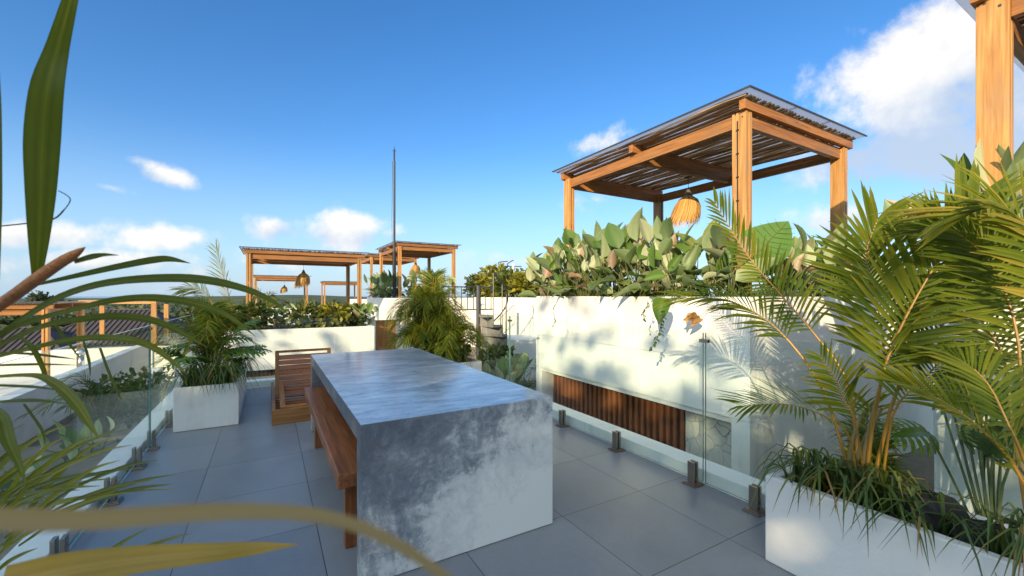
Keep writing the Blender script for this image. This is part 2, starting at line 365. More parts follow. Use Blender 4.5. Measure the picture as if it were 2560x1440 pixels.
def land():
    m, t, o = mat('wooded_land'); v = t('ShaderNodeNewGeometry').outputs['Position']
    n = t.noise(v, .035, 8, .7, .5); n2 = t.noise(v, .3, 4, .7)
    col = t.ramp(t.math('ADD', t.math('MULTIPLY', n, .6), t.math('MULTIPLY', n2, .4)), [(.34, (.035, .055, .026)), (.5, (.075, .095, .045)), (.62, (.13, .125, .07)), (.75, (.24, .20, .13))])
    principled(t, o, col, .95, .2); return m
M['land'] = land()
M['sea'] = m_simple('sea_water', (.10, .22, .34), .25)

# ------------------------------------------------------------------ plant builders
R = random.Random(7)
def spline(pts, n):
    p = np.array([tuple(x) for x in pts], float)
    if len(p) == 2: return [Vector(p[0]+(p[1]-p[0])*i/(n-1)) for i in range(n)]
    e = np.vstack([2*p[0]-p[1], p, 2*p[-1]-p[-2]]); out = []
    seg = len(p)-1
    for i in range(n):
        x = i/(n-1)*seg; k = min(int(x), seg-1); u = x-k
        a, b, c, d = e[k], e[k+1], e[k+2], e[k+3]
        out.append(Vector(.5*(2*b+(c-a)*u+(2*a-5*b+4*c-d)*u*u+(3*b-a-3*c+d)*u**3)))
    return out
def blade(mb, pts, widths, nrm, m=0, a=0.0, fold=.18, n=None):
    """a strap-shaped leaf along pts; widths per control point; nrm = upper side"""
    k = n or len(pts)
    q = spline(pts, k) if n else [Vector(x) for x in pts]
    ws = np.interp(np.linspace(0, 1, k), np.linspace(0, 1, len(widths)), widths)
    if n and n > 12:
        for _ in range(2): ws[1:-1] = .25*ws[:-2]+.5*ws[1:-1]+.25*ws[2:]
    vs = []; va = []; near = bool(n and n > 12); cols = (-1, -.66, -.33, 0, .33, .66, 1) if near else (-1, 0, 1)
    tone = (-.15, .12, -.10, .34, -.08, .14, -.15)
    for i, p in enumerate(q):
        t = (q[min(i+1, k-1)]-q[max(i-1, 0)]).normalized(); w = nrm.cross(t)
        if w.length < 1e-4: w = Vector((1, 0, 0)).cross(t)
        w.normalize(); up = t.cross(w); h = ws[i]/2; tip = .22*(i/(k-1))**3
        for j, c in enumerate(cols):
            vs.append(p+w*(h*c)+up*(h*fold*2*abs(c))); va.append(max(0.0, min(1.0, a+tip+(tone[j]+R.uniform(-.04, .04) if near else 0))))
    m_ = len(cols)
    fs = [(i*m_+j, i*m_+j+1, (i+1)*m_+j+1, (i+1)*m_+j) for i in range(k-1) for j in range(m_-1)]
    mb.add(vs, fs, m, va)
def frond(mb, pts, n=34, L=.42, w=.028, A0=68, A1=22, droop=.22, face=None, rr=.009, start=.2, lift=.2, st=5, var=(.2, .8), rng=R, m=0, mr=1, sides=(1, 1), rnd=1.0):
    q = spline(pts, 40); T = lambda i: (q[min(i+1, 39)]-q[max(i-1, 0)]).normalized()
    mb.tube([q[i] for i in range(0, 40, 3)], [rr*(1-.8*i/13) for i in range(14)], 6, mr, .5)
    for j in range(n):
        t = start+(1-start)*(j+.5)/n; i = min(int(t*39), 38); fr = t*39-i
        p = q[i].lerp(q[i+1], fr); tv = T(i); fc = Vector(face) if face is not None else Vector((0, 0, 1))
        N = fc-tv*fc.dot(tv)
        if N.length < .05: N = Vector((1, 0, 0))-tv*tv.x
        N.normalize(); S = tv.cross(N); x = (t-start)/(1-start)
        env = (.55+.45*math.sin(math.pi*min(1, x*1.1+.08))) if x < .8 else 1.0-(x-.8)*2.6
        env = max(.22, min(1, env))
        for sd in (-1, 1):
            A = math.radians(A0+(A1-A0)*x+rng.uniform(-7, 7)*rnd); l = L*env*rng.uniform(.85, 1.08)*(sides[0] if sd < 0 else sides[1])
            d = (tv*math.cos(A)+S*sd*math.sin(A)+N*(lift+rng.uniform(-.12, .12)*rnd)).normalized()
            pts2 = []
            for s in range(st):
                u = s/(st-1); pts2.append(p+d*l*u+Vector((0, 0, -1))*l*droop*u*u*(1+rng.uniform(-.2, .4)*rnd))
            nb = (N-d*N.dot(d)).normalized(); nb = (nb+tv*rng.uniform(-.35, .35)*rnd).normalized()
            blade(mb, pts2, [w*.35, w*.95, w, w*.75, w*.06][:5] if st >= 5 else [w*.5, w, w*.1], nb, m, rng.uniform(*var), .16)
def broadleaf(mb, base, d, nrm, L, Wd, a, curl=.25, cup=.25, m=0, heart=False, nseg=7):
    d = Vector(d).normalized(); nrm = Vector(nrm); nrm = (nrm-d*nrm.dot(d)).normalized(); w = nrm.cross(d)
    vs = []; va = []; base = Vector(base)
    for i in range(nseg):
        u = i/(nseg-1)
        prof = math.sin(math.pi*(u**.8))**.75 if not heart else (math.sin(math.pi*min(1, .12+.88*u**.62))**.8)
        h = Wd/2*max(.02, prof) if i < nseg-1 else .001
        c = base+d*(L*u)-nrm*(L*curl*u*u)
        for s in (-1, -.5, 0, .5, 1):
            off = nrm*(abs(s)**1.5*h*cup*2)
            bk = -d*(L*.16*(abs(s)) if heart and i == 0 else 0)
            hh = h if not (heart and i == 0) else Wd*.34
            vs.append(c+w*(s*hh)+off+bk); va.append(min(1, a+(.12 if s == 0 else -.05 if abs(s) < 1 else .07)))
    fs = []
    for i in range(nseg-1):
        for j in range(4):
            b = i*5+j; fs.append((b, b+5, b+6, b+1))
    mb.add(vs, fs, m, va)
def ray_clump(center, n, hmin, hmax, sx, sy, Lr, Wr, out=(0, 0), rng=R, upright=.7, under=0.6, brown=.12):
    """pale broad leaves on stalks; returns (leaves mesh builder, stalk mesh builder), points relative to center"""
    lv, st = MB(), MB(); viewer = Vector((-.75, -.65, 0))
    for i in range(n):
        bx, by = rng.uniform(-sx, sx)*.7, rng.uniform(-sy, sy)*.7
        h = rng.uniform(hmin, hmax); top = Vector((bx*1.4+out[0]*h*.35+rng.uniform(-.08, .08), by*1.4+out[1]*h*.35+rng.uniform(-.08, .08), h))
        st.tube(spline([(bx*.6, by*.6, -.05), (bx, by, h*.5), top], 4), [.008, .007, .006, .004], 4)
        az = rng.uniform(0, 6.28); tilt = rng.uniform(.1, 1.0)/upright*.55
        if h < (hmin+hmax)*.45: tilt += .7
        d = Vector((math.cos(az)*math.sin(tilt), math.sin(az)*math.sin(tilt), math.cos(tilt)))
        away = Vector((rng.uniform(-1, 1), rng.uniform(-1, 1), .35))
        if rng.random() < under: away = -viewer+Vector((rng.uniform(-.6, .6), rng.uniform(-.6, .6), rng.uniform(-.1, .5)))
        if tilt > 1.0: away = Vector((0, 0, 1))+away*.35
        L = rng.uniform(*Lr); a = rng.uniform(0, .78) if rng.random() > brown else rng.uniform(.88, 1)
        broadleaf(lv, top, d, away, L, L*rng.uniform(*Wr), a, rng.uniform(.02, .55), rng.uniform(.05, .45) if a < .85 else .55)
    return lv, st
def tuft(mb, c, n, L, w, spread=.06, rng=R, droop=1.0, m=0, var=(0, 1), lean=(0, 0)):
    c = Vector(c)
    for i in range(n):
        az = rng.uniform(0, 6.283); o = Vector((math.cos(az), math.sin(az), 0)); l = L*rng.uniform(.55, 1.15); e = rng.uniform(.25, 1.1)
        o = o+Vector((lean[0], lean[1], 0))
        b = c+Vector((rng.uniform(-spread, spread), rng.uniform(-spread, spread), 0))
        pts = [b, b+o*l*.22*e+Vector((0, 0, l*.45)), b+o*l*.55*e+Vector((0, 0, l*(.62-.16*droop*e))), b+o*l*.85*e+Vector((0, 0, l*(.55-.55*droop*e)))]
        blade(mb, pts, [w*.7, w, w*.8, w*.05], Vector((0, 0, 1))-o*.4, m, rng.uniform(*var), .2, 6)
def leaves(mb, c, r, n, size, rng=R, m=0, var=(0, 1), shell=.55, asp=.45):
    for i in range(n):
        v = Vector((rng.gauss(0, 1), rng.gauss(0, 1), rng.gauss(0, 1))).normalized(); k = shell+(1-shell)*rng.random()
        p = Vector((c[0]+v.x*r[0]*k, c[1]+v.y*r[1]*k, c[2]+v.z*r[2]*k)); s = size*rng.uniform(.6, 1.3)
        d = (v+Vector((rng.uniform(-1, 1), rng.uniform(-1, 1), rng.uniform(-.7, .9)))).normalized()
        nn = Vector((rng.uniform(-1, 1), rng.uniform(-1, 1), 1)).normalized(); w = d.cross(nn).normalized()*s*asp; up = w.cross(d).normalized()*s*.12
        a = rng.uniform(*var)
        mb.add([p, p+d*s*.5-w+up, p+d*s, p+d*s*.5+w+up], [(0, 1, 2, 3)], m, a)
def lobed(mb, base, d, nrm, L, Wd, a, m=0, k=7):
    d = Vector(d).normalized(); nrm = Vector(nrm); nrm = (nrm-d*nrm.dot(d)).normalized(); w = nrm.cross(d); base = Vector(base)
    blade(mb, [base, base+d*L*.5+nrm*.0, base+d*L-nrm*L*.12], [L*.20, L*.22, L*.02], nrm, m, a, .1, 6)
    for i in range(k):
        u = .06+.84*i/(k-1); ln = Wd*.55*math.sin(math.pi*(.2+.72*u))
        for s in (-1, 1):
            p = base+d*L*u-nrm*L*.12*u*u; q = (w*s+d*(.1+.9*u)).normalized()
            blade(mb, [p, p+q*ln*.55+nrm*ln*.06, p+q*ln-nrm*ln*.2], [L*.10, L*.115, L*.035], nrm, m, a, .06, 4)

# ------------------------------------------------------------------ ground, sea, hills
def disc(name, r, z, m, n=64, c=(0, 0)):
    mb = MB(); mb.add([(c[0]+r*math.cos(2*math.pi*i/n), c[1]+r*math.sin(2*math.pi*i/n), z) for i in range(n)], [tuple(range(n))])
    return tag(mb.build(name, m), kind='structure')
disc('ground', 1500, -6.0, M['land'])
disc('sea', 5000, -9.0, M['sea'], 96)
mb = MB(); nx = 90; rows = []
for j in range(8):
    for i in range(nx):
        a = math.radians(-75)+math.radians(190)*i/(nx-1); rad = 420+j*45
        hgt = [0, 5, 9, 11, 12, 10, 6, 0][j]*(.55+.45*math.sin(a*3.1+1)+.25*math.sin(a*9+2)+.12*math.sin(a*23))
        rows.append((rad*math.sin(a), rad*math.cos(a), -6.2+max(0, hgt)*.55))
mb.add(rows, [(j*nx+i, j*nx+i+1, (j+1)*nx+i+1, (j+1)*nx+i) for j in range(7) for i in range(nx-1)])
tag(mb.build('hills', M['land'], smooth=True), kind='structure')

# ------------------------------------------------------------------ our terrace
mb = MB(); mb.box(-.97, 2.80, -3.2, 7.42, -.25, 0); tag(mb.build('terrace_floor', M['floor']), kind='structure')
mb = MB()
mb.box(2.803, 3.0, -3.2, 7.62, -.9, .10); mb.box(-1.16, -.973, -3.2, 7.62, -.9, .075); mb.box(-.97, 2.80, 7.423, 7.62, -.9, .10)
tag(mb.build('kerb', M['white'], bevel=.006), kind='structure')

def spigot(par, x, y, z=0):
    b = MB(); b.box(-.055, .055, -.055, .055, .002, .012); b.box(-.045, .045, -.045, .045, .012, .02)
    b.box(-.028, -.008, -.026, .026, .02, .17); b.box(.008, .028, -.026, .026, .02, .17)
    for zz in (.09, .125):
        for s in (-1, 1): b.tube([(s*.028, 0, zz), (s*.031, 0, zz)], .007, 8)
    return b.build('spigot', M['steel'], par, (x, y, z), bevel=.003)
def pane(par, x0, x1, y0, y1, z0, z1):
    b = MB(); b.box(x0, x1, y0, y1, z0, z1); e = len(b.f)
    for i, f in enumerate(b.f):  # the four narrow edges are green, the two faces clear
        big = (3, 5) if (x1-x0) < (y1-y0) else (2, 4)
        b.m[i] = 0 if i in big else 1
    return b.build('glass_panel', [M['glass'], M['edge']], par)
fr = thing('glass_balustrade', 'frameless glass balustrade on steel spigots before the tall white planter wall', 'balustrade', (2.72, 2, 0))
for a, b in ((-1.0, 1.915), (1.935, 4.74), (4.76, 5.38)): pane(fr, -.006, .006, a-2, b-2, .05, 1.13)
for y in (-.4, .6, 1.56, 2.02, 2.81, 3.62, 4.45): spigot(fr, 0, y-2)
for y in (1.925, 4.75):
    b = MB(); b.box(-.014, -.007, -.035, .035, -.012, .012); b.box(.007, .014, -.035, .035, -.012, .012); b.build('clamp', M['steel'], fr, (0, y-2, 1.07), bevel=.002)
fl = thing('glass_balustrade', 'frameless glass balustrade along the terrace edge beside the near palm fronds', 'balustrade', (-.92, 2, 0))
for a, b in ((1.2, 4.87), (4.89, 7.38)): pane(fl, -.006, .006, a-2, b-2, .05, 1.13)
for y in (3.0, 3.8, 4.46, 4.95, 5.72): spigot(fl, 0, y-2)
b = MB(); b.box(-.014, -.007, -.035, .035, -.012, .012); b.box(.007, .014, -.035, .035, -.012, .012); b.build('clamp', M['steel'], fl, (0, 2.88, 1.10), bevel=.002)
fe = thing('glass_balustrade', 'clear glass balustrade closing the far end of the terrace behind the wooden lounger', 'balustrade', (1, 7.32, 0))
for a, b in ((-.9, .91), (.93, 2.7)): pane(fe, a-1, b-1, -.006, .006, .05, 1.13)

def trough(label, x0, x1, y0, y1, h=.45, t=.05):
    o = thing('planter_box', label, 'planter', ((x0+x1)/2, (y0+y1)/2, 0)); cx, cy = o.location.x, o.location.y
    b = MB(); X0, X1, Y0, Y1 = x0-cx, x1-cx, y0-cy, y1-cy
    vs = [(X0,Y0,.002),(X1,Y0,.002),(X1,Y1,.002),(X0,Y1,.002),(X0,Y0,h),(X1,Y0,h),(X1,Y1,h),(X0,Y1,h),
          (X0+t,Y0+t,h),(X1-t,Y0+t,h),(X1-t,Y1-t,h),(X0+t,Y1-t,h),(X0+t,Y0+t,h-.12),(X1-t,Y0+t,h-.12),(X1-t,Y1-t,h-.12),(X0+t,Y1-t,h-.12)]
    b.add(vs, [(0,3,2,1),(0,1,5,4),(1,2,6,5),(2,3,7,6),(3,0,4,7),(4,5,9,8),(5,6,10,9),(6,7,11,10),(7,4,8,11),(8,9,13,12),(9,10,14,13),(10,11,15,14),(11,8,12,15)])
    b.build('box', M['white'], o, bevel=.006)
    s = MB(); nx, ny = max(4, int((X1-X0)/.06)), max(4, int((Y1-Y0)/.06))
    s.add([(X0+t+(X1-X0-2*t)*i/nx, Y0+t+(Y1-Y0-2*t)*j/ny, h-.06+R.uniform(-.012, .012)) for j in range(ny+1) for i in range(nx+1)],
          [(j*(nx+1)+i, j*(nx+1)+i+1, (j+1)*(nx+1)+i+1, (j+1)*(nx+1)+i) for j in range(ny) for i in range(nx)])
    s.build('soil', M['soil'], o); return o
trough('long low white planter box under the yellow-stalked palms beside the glass', 2.27, 2.66, -2.2, 1.25)
trough('low white planter box with lobed leaves and a palm beside the wooden lounger', -.84, -.28, 5.42, 7.2)
trough('low white planter box holding the bushy palm behind the concrete table', 1.75, 2.66, 5.46, 7.2)
trough('low white planter box below the near palm beside the photographer', -.85, -.42, -1.6, 1.35)

# concrete table
TW, TL, TT = 1.125, 2.74, .10
b = MB(); prof = [(0, .003), (0, .78), (TL, .78), (TL, .003), (TL-TT, .003), (TL-TT, .78-TT), (TT, .78-TT), (TT, .003)]
b.add([(x, y, z) for x in (0, TW) for y, z in prof], [(0, 1, 6, 7), (1, 2, 5, 6), (2, 3, 4, 5), (15, 14, 9, 8), (14, 13, 10, 9), (13, 12, 11, 10)]+[(k, 8+k, 8+(k+1) % 8, (k+1) % 8) for k in range(8)])
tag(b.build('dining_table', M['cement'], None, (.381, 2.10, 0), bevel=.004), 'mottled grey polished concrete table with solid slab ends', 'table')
# bench
bn = thing('bench', 'solid teak plank bench pushed under the concrete table', 'bench', (.315, 2.36, 0))
b = MB(); b.box(0, .36, 0, 2.44, .375, .455); b.build('seat', M['darky'], bn, bevel=.008)
for y in (.10, 1.85):
    b = MB(); b.box(.05, .12, y, y+.07, .002, .374); b.build('leg', M['darkz'], bn, bevel=.004)
    b = MB(); b.box(.24, .31, y, y+.07, .002, .374); b.build('leg', M['darkz'], bn, bevel=.004)
# wooden lounger
lg = thing('lounger', 'low slatted teak lounger with raised backrest beyond the concrete table', 'lounger', (.03, 5.19, 0))
b = MB(); b.box(0, .72, 0, .045, .062, .155); b.box(0, .40, 0, .044, .002, .061); b.build('front_board', M['woodx'], lg, bevel=.003)
b = MB(); b.box(0.001, .04, .046, 1.75, .03, .154); b.build('side_rail', M['woody'], lg, bevel=.003)
b = MB(); b.box(.68, .719, .046, 1.75, .03, .154); b.build('side_rail', M['woody'], lg, bevel=.003)
b = MB()
for i in range(12): b.box(.042, .678, .10+i*.135, .19+i*.135, .085, .10)
b.build('slatted_base', M['darkx'], lg)
bk = MB(); p0 = Vector((0, .80, .13)); up = Vector((0, .34, .94)).normalized(); nn = Vector((0, .94, -.34)).normalized()
for i in range(8):
    c = p0+up*(.035+i*.066); bk.bar(c+Vector((.085, 0, 0)), c+Vector((.66, 0, 0)), .060, .012, up.cross(Vector((1,0,0))))
bk.build('backrest_slats', M['darkx'], lg, bevel=.002)
bf = MB(); 
for x in (.065, .68): bf.bar(p0+Vector((x, 0, 0))-up*.02, p0+Vector((x, 0, 0))+up*.56, .045, .03, (0, 1, 0))
bf.bar(p0+up*.575+Vector((.043, 0, 0)), p0+up*.575+Vector((.702, 0, 0)), .03, .03, (0, 1, 0)); bf.build('backrest_frame', M['woodz'], lg, bevel=.003)
sf = MB(); sf.bar((.105, .05, .165), (.105, .80, .30), .05, .03); sf.bar((.64, .05, .165), (.64, .80, .30), .05, .03); sf.bar((.131, .07, .168), (.614, .07, .168), .05, .028)
sf.build('seat_frame', M['woody'], lg, bevel=.003)

# ------------------------------------------------------------------ raised units (planter walls)
def unit(label, x0, x1, y0, y1, top, recess=True, base=-2.5, drop=1.09, m='white'):
    o = thing('planter_wall', label, 'planter wall', (x0, y0, 0)); w, d = x1-x0, y1-y0; t = .12
    b = MB(); zs = top-drop
    # rim and skirt of the planter, then the wall below set back on the long side
    b.box(0, t, 0, d, zs, top); b.box(t, w, 0, t, zs, top); b.box(t, w, d-t, d, zs, top); b.box(w-t, w, t, d-t, zs, top)
    b.box(.0, w, 0, .17, base, zs-.002); b.box(0, w, d-.15, d, base, zs-.002)
    b.build('wall', M[m], o, bevel=.005)
    b = MB(); b.box(.28, .40, .171, d-.151, base, zs-.002); b.box(.02, .28, .172, d-.152, zs-.05, zs-.003); b.build('recessed_wall', M['white2'], o)
    if recess:
        sl = MB(); y = .83
        while y < d-.2: sl.box(.21, .262, y, y+.045, -.55 if base < -1 else base, zs-.055); y += .0925
        sl.build('slat_screen', M['slatz'], o, bevel=.003)
        sb = MB(); sb.box(.262, .2785, .80, d-.155, -.55, zs-.056); sb.build('slat_backing', M['darkz'], o)
        st = MB(); st.box(.20, .279, .172, .80, base, zs-.051); st.build('stone_cladding', M['stone'], o)
    s = MB(); nx, ny = 24, 20
    s.add([(t+(w-2*t)*i/nx, t+(d-2*t)*j/ny, top-.07+R.uniform(-.03, .03)) for j in range(ny+1) for i in range(nx+1)],
          [(j*(nx+1)+i, j*(nx+1)+i+1, (j+1)*(nx+1)+i+1, (j+1)*(nx+1)+i) for j in range(ny) for i in range(nx)])
    s.build('soil', M['soil'], o); return o
unit('tall white planter wall with wooden slats and stone below the big pergola', 3.6, 8.0, 2.11, 5.46, 1.385)
unit('white planter wall glimpsed through the yellow-stalked palms below the cropped pergola', 3.3, 7.7, -2.5, .87, 1.385)
unit('far white planter wall with leaf shadows behind the bushy palm, at the foot of the black mast', 3.6, 7.5, 15.1, 18.4, 1.30)

# unit seen square-on beyond the end of the terrace
o2 = thing('planter_wall', 'wide white planter wall facing the camera beyond the wooden lounger', 'planter wall', (-1.4, 12.5, 0))
b = MB(); b.box(0, 4.05, 0, .12, -.52, .51); b.box(0, .12, .12, 3.2, -.52, .51); b.box(3.93, 4.05, .12, 3.2, -.52, .51); b.box(.12, 3.93, 3.08, 3.2, -.52, .51)
b.box(0, .2, .0, 3.2, -2.5, -.522); b.box(3.93, 4.05, .3, 3.2, -2.5, -.522); b.build('wall', M['white'], o2, bevel=.006)
b = MB(); b.box(.2, 3.92, .30, .40, -2.5, -.5); b.build('recessed_wall', M['white2'], o2)
b = MB()
for i in range(40): b.box(.25+i*.092, .30+i*.092, .25, .29, -2.0, -.525)
b.build('slat_screen', M['slatz'], o2)
s = MB(); s.box(.12, 3.93, .12, 3.08, -.2, .44); s.build('soil', M['soil'], o2)
b = MB(); b.box(4.3, 4.9, .9, 1.0, -2.4, .62); b.build('door', M['woodz'], o2, bevel=.004)
b = MB(); b.box(4.06, 4.29, .92, 1.05, -2.4, .64); b.build('door_post', M['white2'], o2)

def wallbox(name, label, cat, x0, x1, y0, y1, z0, z1, m='white', parts=()):
    b = MB(); b.box(0, x1-x0, 0, y1-y0, z0, z1); o = b.build(name, M[m], None, (x0, y0, 0), bevel=.006); tag(o, label, cat); return o
# far planter on the left of unit two, low walls behind
wallbox('rear_wall', 'sunlit low white wall behind the square-on planter, under its pergola', 'wall', -1.2, 3.0, 17.2, 17.4, -2.5, .93)
wallbox('link_wall', 'short white wall with a dark opening beside it, between planter and bushy palm', 'wall', 2.9, 5.2, 15.35, 15.5, -2.5, .15)
wallbox('stair_wall', 'cream sunlit wall behind the spiral stair, crossed by railing shadows', 'wall', 6.0, 6.15, 8.3, 12.6, -2.5, 1.13, 'cream')
wallbox('landing_wall', 'pale wall under the green shrubs, set behind the cream stair wall', 'wall', 7.3, 7.5, 10.6, 15.8, -2.5, 1.32, 'cream')
wallbox('low_step_wall', 'low white block below the cream stair wall behind the glass', 'wall', 5.0, 5.95, 8.4, 9.6, -2.5, .35, 'white')
wallbox('side_wall', 'white wall of the lower garden running beyond the terrace glass', 'wall', -3.1, -2.9, 1.5, 15.5, -2.5, .05)
wallbox('far_parapet', 'sunlit cream parapet in front of the dark tiled roof', 'wall', -12.5, -3.6, 19.5, 19.8, -4, -.42, 'cream')
wallbox('mid_parapet', 'pale roof edge in front of the cream parapet, beside the steel vent', 'wall', -9.5, -3.3, 13.0, 13.3, -4, -.72, 'white')
wallbox('roof_slab', 'flat white roof slab between the two pale parapets', 'roof', -12, -3.3, 13.3, 19.5, -4, -1.2, 'white')
wallbox('far_unit', 'distant white block behind the small far pergola', 'building', -2.5, 3.2, 29.0, 33.0, -5, .45)
wallbox('far_unit', 'distant white block left of the far row of shrubs', 'building', 3.6, 8.0, 39.0, 43.0, -5, .45)
wallbox('back_unit', 'white block under the pergola nearly hidden behind the mast', 'building', 3.6, 7.2, 20.0, 23.5, -5, 1.2)
wallbox('roof_house', 'pale flat-roofed house behind the yellow-stalked palm', 'building', 13.5, 24, 2.2, 9.0, -6, 1.15, 'white')
# lower garden floors
mb = MB(); mb.box(-2.9, -1.165, -3, 12.4, -1.6, -.62); mb.box(3.01, 12, -8, 14.9, -1.6, -.62); mb.box(-2.9, 3.0, 7.63, 12.4, -1.6, -.66)
tag(mb.build('garden_soil', M['dirt']), kind='structure')
mb = MB(); mb.box(-2.9, -1.17, 3.6, 6.5, -.61, -.18); tag(mb.build('earth_bank', M['dirt'], bevel=.2), kind='structure')
# blue-grey concrete frame
cf = MB(); cf.box(0, .3, 0, .3, 0, .62); cf.box(.302, 2.2, 0, .3, .42, .62); cf.box(1.9, 2.2, 0, .3, 0, .418)
tag(cf.build('concrete_frame', M['concrete'], None, (8.2, 12.3, 1.0), bevel=.01), 'blue-grey concrete door frame beside the left end of the tall planter', 'frame')

# ------------------------------------------------------------------ pergolas
def make_pergola(loc, wx, dy, hb, ht, label, pw=.105, pd=.15):
    """posts at the corners of wx by dy; hb = foot height, ht = roof height above world zero"""
    o = thing('pergola', label, 'pergola', (loc[0], loc[1], hb), 'timber pergolas on the roof terraces'); H = ht-hb
    sticks = roof = True
    for (x, y) in ((0, 0), (wx-pw, 0), (0, dy-pd), (wx-pw, dy-pd)):
        b = MB(); b.box(x, x+pw*.4, y, y+pd, 0, H-.155); b.box(x+pw*.41, x+pw*.59, y+.025, y+pd-.025, 0, H-.16); b.box(x+pw*.6, x+pw, y, y+pd, 0, H-.155)
        for z in (.55, 1.25): b.box(x+pw*.41, x+pw*.59, y+.008, y+.025, z, z+.05)
        for z in (H-.22, .42): b.box(x-.003, x-.0005, y+.03, y+.045, z, z+.015, 1); b.box(x-.003, x-.0005, y+pd-.045, y+pd-.03, z+.05, z+.065, 1)
        b.build('post', [M['postz'], M['darkiron']], o, bevel=.003)
    for x in (.03, wx-.085): b = MB(); b.box(x, x+.055, pd+.001, dy-pd-.001, H-.295, H-.160); b.build('side_beam', M['woody'], o, bevel=.003)
    for y in (.04, dy-.10): b = MB(); b.box(pw+.001, wx-pw-.001, y, y+.06, H-.295, H-.159); b.build('end_beam', M['woodx'], o, bevel=.003)
    for y in (-.02, dy/2-.03, dy-.05): b = MB(); b.box(-.05, wx+.10, y, y+.065, H-.152, H-.048); b.build('rafter', M['woodx'], o, bevel=.003)
    b = MB(); b.box(pw+.02, wx-pw-.02, dy/2-.04, dy/2+.04, H-.27, H-.155); b.build('lamp_beam', M['woodx'], o, bevel=.003)
    if sticks:
        s = MB(); x = -.08; rg = random.Random(3)
        while x < wx+.1:
            r = rg.uniform(.010, .019); ph = rg.uniform(0, 6); am = rg.uniform(.008, .03); fq = rg.uniform(1.5, 3.5)
            pts = [(x+am*math.sin(ph+fq*y)+rg.uniform(-.006, .006), y, H-.03+rg.uniform(-.006, .006)) for y in np.linspace(-.05, dy+.05, 15)]
            s.tube(pts, [r*rg.uniform(.8, 1.15) for _ in pts], 5, 0, rg.random()); x += rg.uniform(.032, .062)
        s.build('stick_ceiling', M['stick'], o, smooth=True)
    if roof:
        s = MB(); s.box(-.14, wx+.20, -.12, dy+.12, H-.006, H); s.build('roof_sheet', M['sheet'], o)
        e = MB(); e.box(-.15, wx+.21, -.13, -.121, H-.012, H+.006); e.box(-.15, -.141, -.12, dy+.12, H-.012, H+.006)
        for yy in np.linspace(.0, wx, 4)[1:3]: e.box(yy, yy+.015, -.122, dy+.1, H+.001, H+.006)
        e.build('roof_edging', M['darkiron'], o)
    return o
PG = make_pergola((4.2, 2.5), 2.22, 3.05, 1.30, 3.44, 'largest whole timber pergola above the tall white planter wall')
b = MB(); b.tube([(-.004, .085, .0), (-.006, .088, 1.9)], .006, 6)
for z in np.linspace(.1, 1.8, 8): b.box(-.012, .001, .075, .10, z, z+.012)
b.build('cable', M['cord'], PG)
make_pergola((3.88, -2.22), 2.22, 3.05, 1.25, 3.39, 'closest timber pergola, only one post and roof corner in view at the edge', .10, .14)
copy_tree(PG, (4.1, 15.3, 1.22), 'timber pergola standing right behind the tall black mast')
copy_tree(PG, (4.15, 20.4, 1.22), 'timber pergola half hidden behind the one at the mast')
P2 = make_pergola((-.52, 13.25), 2.95, 2.25, .45, 2.68, 'long timber pergola with a lantern above the square-on white planter wall')
copy_tree(P2, (-.75, 30, .40), 'small distant timber pergola framed inside the square-on one')
copy_tree(P2, (4.2, 40, .40), 'smallest far timber pergola at the right inside the square-on one')
copy_tree(P2, (-7.5, 14.2, -1.0), 'lower timber pergola behind the arching near fronds, one orange post showing')
# bare frame, no roof
fz = thing('timber_frame', 'bare orange timber frame without roof in front of the dark tiled roof', 'frame', (-14.0, 22.4, -1.5))
v0, v1 = P(205, 845, 25), P(390, 845, 25)
for (px, z0) in ((205, 25), (256, 29), (385, 25), (416, 29)):
    p = P(px, 845, z0); b = MB(); b.box(-.12, .12, -.12, .12, 0, 2.45-(z0-25)*.04); b.build('post', M['postz'], fz, (p.x+14, p.y-22.4, .0))
p, q = P(198, 755, 25), P(392, 755, 25); b = MB(); b.bar((0, 0, 0), q-p, .12, .22); b.build('beam', M['postx'], fz, (p.x+14, p.y-22.4, p.z+1.5))
p, q = P(205, 758, 25), P(256, 759, 29); b = MB(); b.bar((0, 0, 0), q-p, .1, .2); b.build('beam', M['posty'], fz, (p.x+14, p.y-22.4, p.z+1.5))

# lanterns
def make_lantern(label, x, y, ztop, drop):
    o = thing('pendant_lantern', label, 'lantern', (x, y, ztop), 'thatched lanterns hanging in the pergolas'); rg = random.Random(11)
    b = MB(); b.tube([(0, 0, 0), (0, 0, -drop)], .004, 5); b.box(-.04, .04, -.04, .04, -.012, -.001); b.build('cord', M['cord'], o)
    b = MB(); b.lathe([(.012, -drop+.06), (.022, -drop+.05), (.05, -drop-.02), (.075, -drop-.07), (.06, -drop-.08)], 14); b.build('cap', M['greypot'], o, smooth=True)
    s = MB()
    for i in range(520):
        a = rg.uniform(0, 6.283); k = rg.uniform(.86, 1.0); l = rg.uniform(.36, .50)+.06*math.cos(a-3.6)
        d = Vector((math.cos(a), math.sin(a), 0)); sw = Vector((-.05, .06, 0))
        pr = [(.055, .04), (.135, .10), (.185, .20), (.205, .30), (.215+rg.uniform(-.02, .03), l)]
        pts = [d*r*k+Vector((0, 0, -drop-z))+sw*(z/.4)**2*.8 for r, z in pr]
        blade(s, pts, [.012, .014, .013, .011, .002], d, 0, rg.random(), .1)
    s.build('shade', M['thatch'], o); return o
LN = make_lantern('big straw-fringed lantern under the largest whole pergola', 5.31, 4.02, 3.13, .24)
copy_tree(LN, (.93, 14.35, 2.36), 'straw-fringed lantern hanging in the square-on pergola')
copy_tree(LN, (5.2, 16.8, 2.92), 'small straw-fringed lantern in the pergola right behind the mast')
copy_tree(LN, (5.05, 21.6, 2.86), 'little straw-fringed lantern just left of the mast')
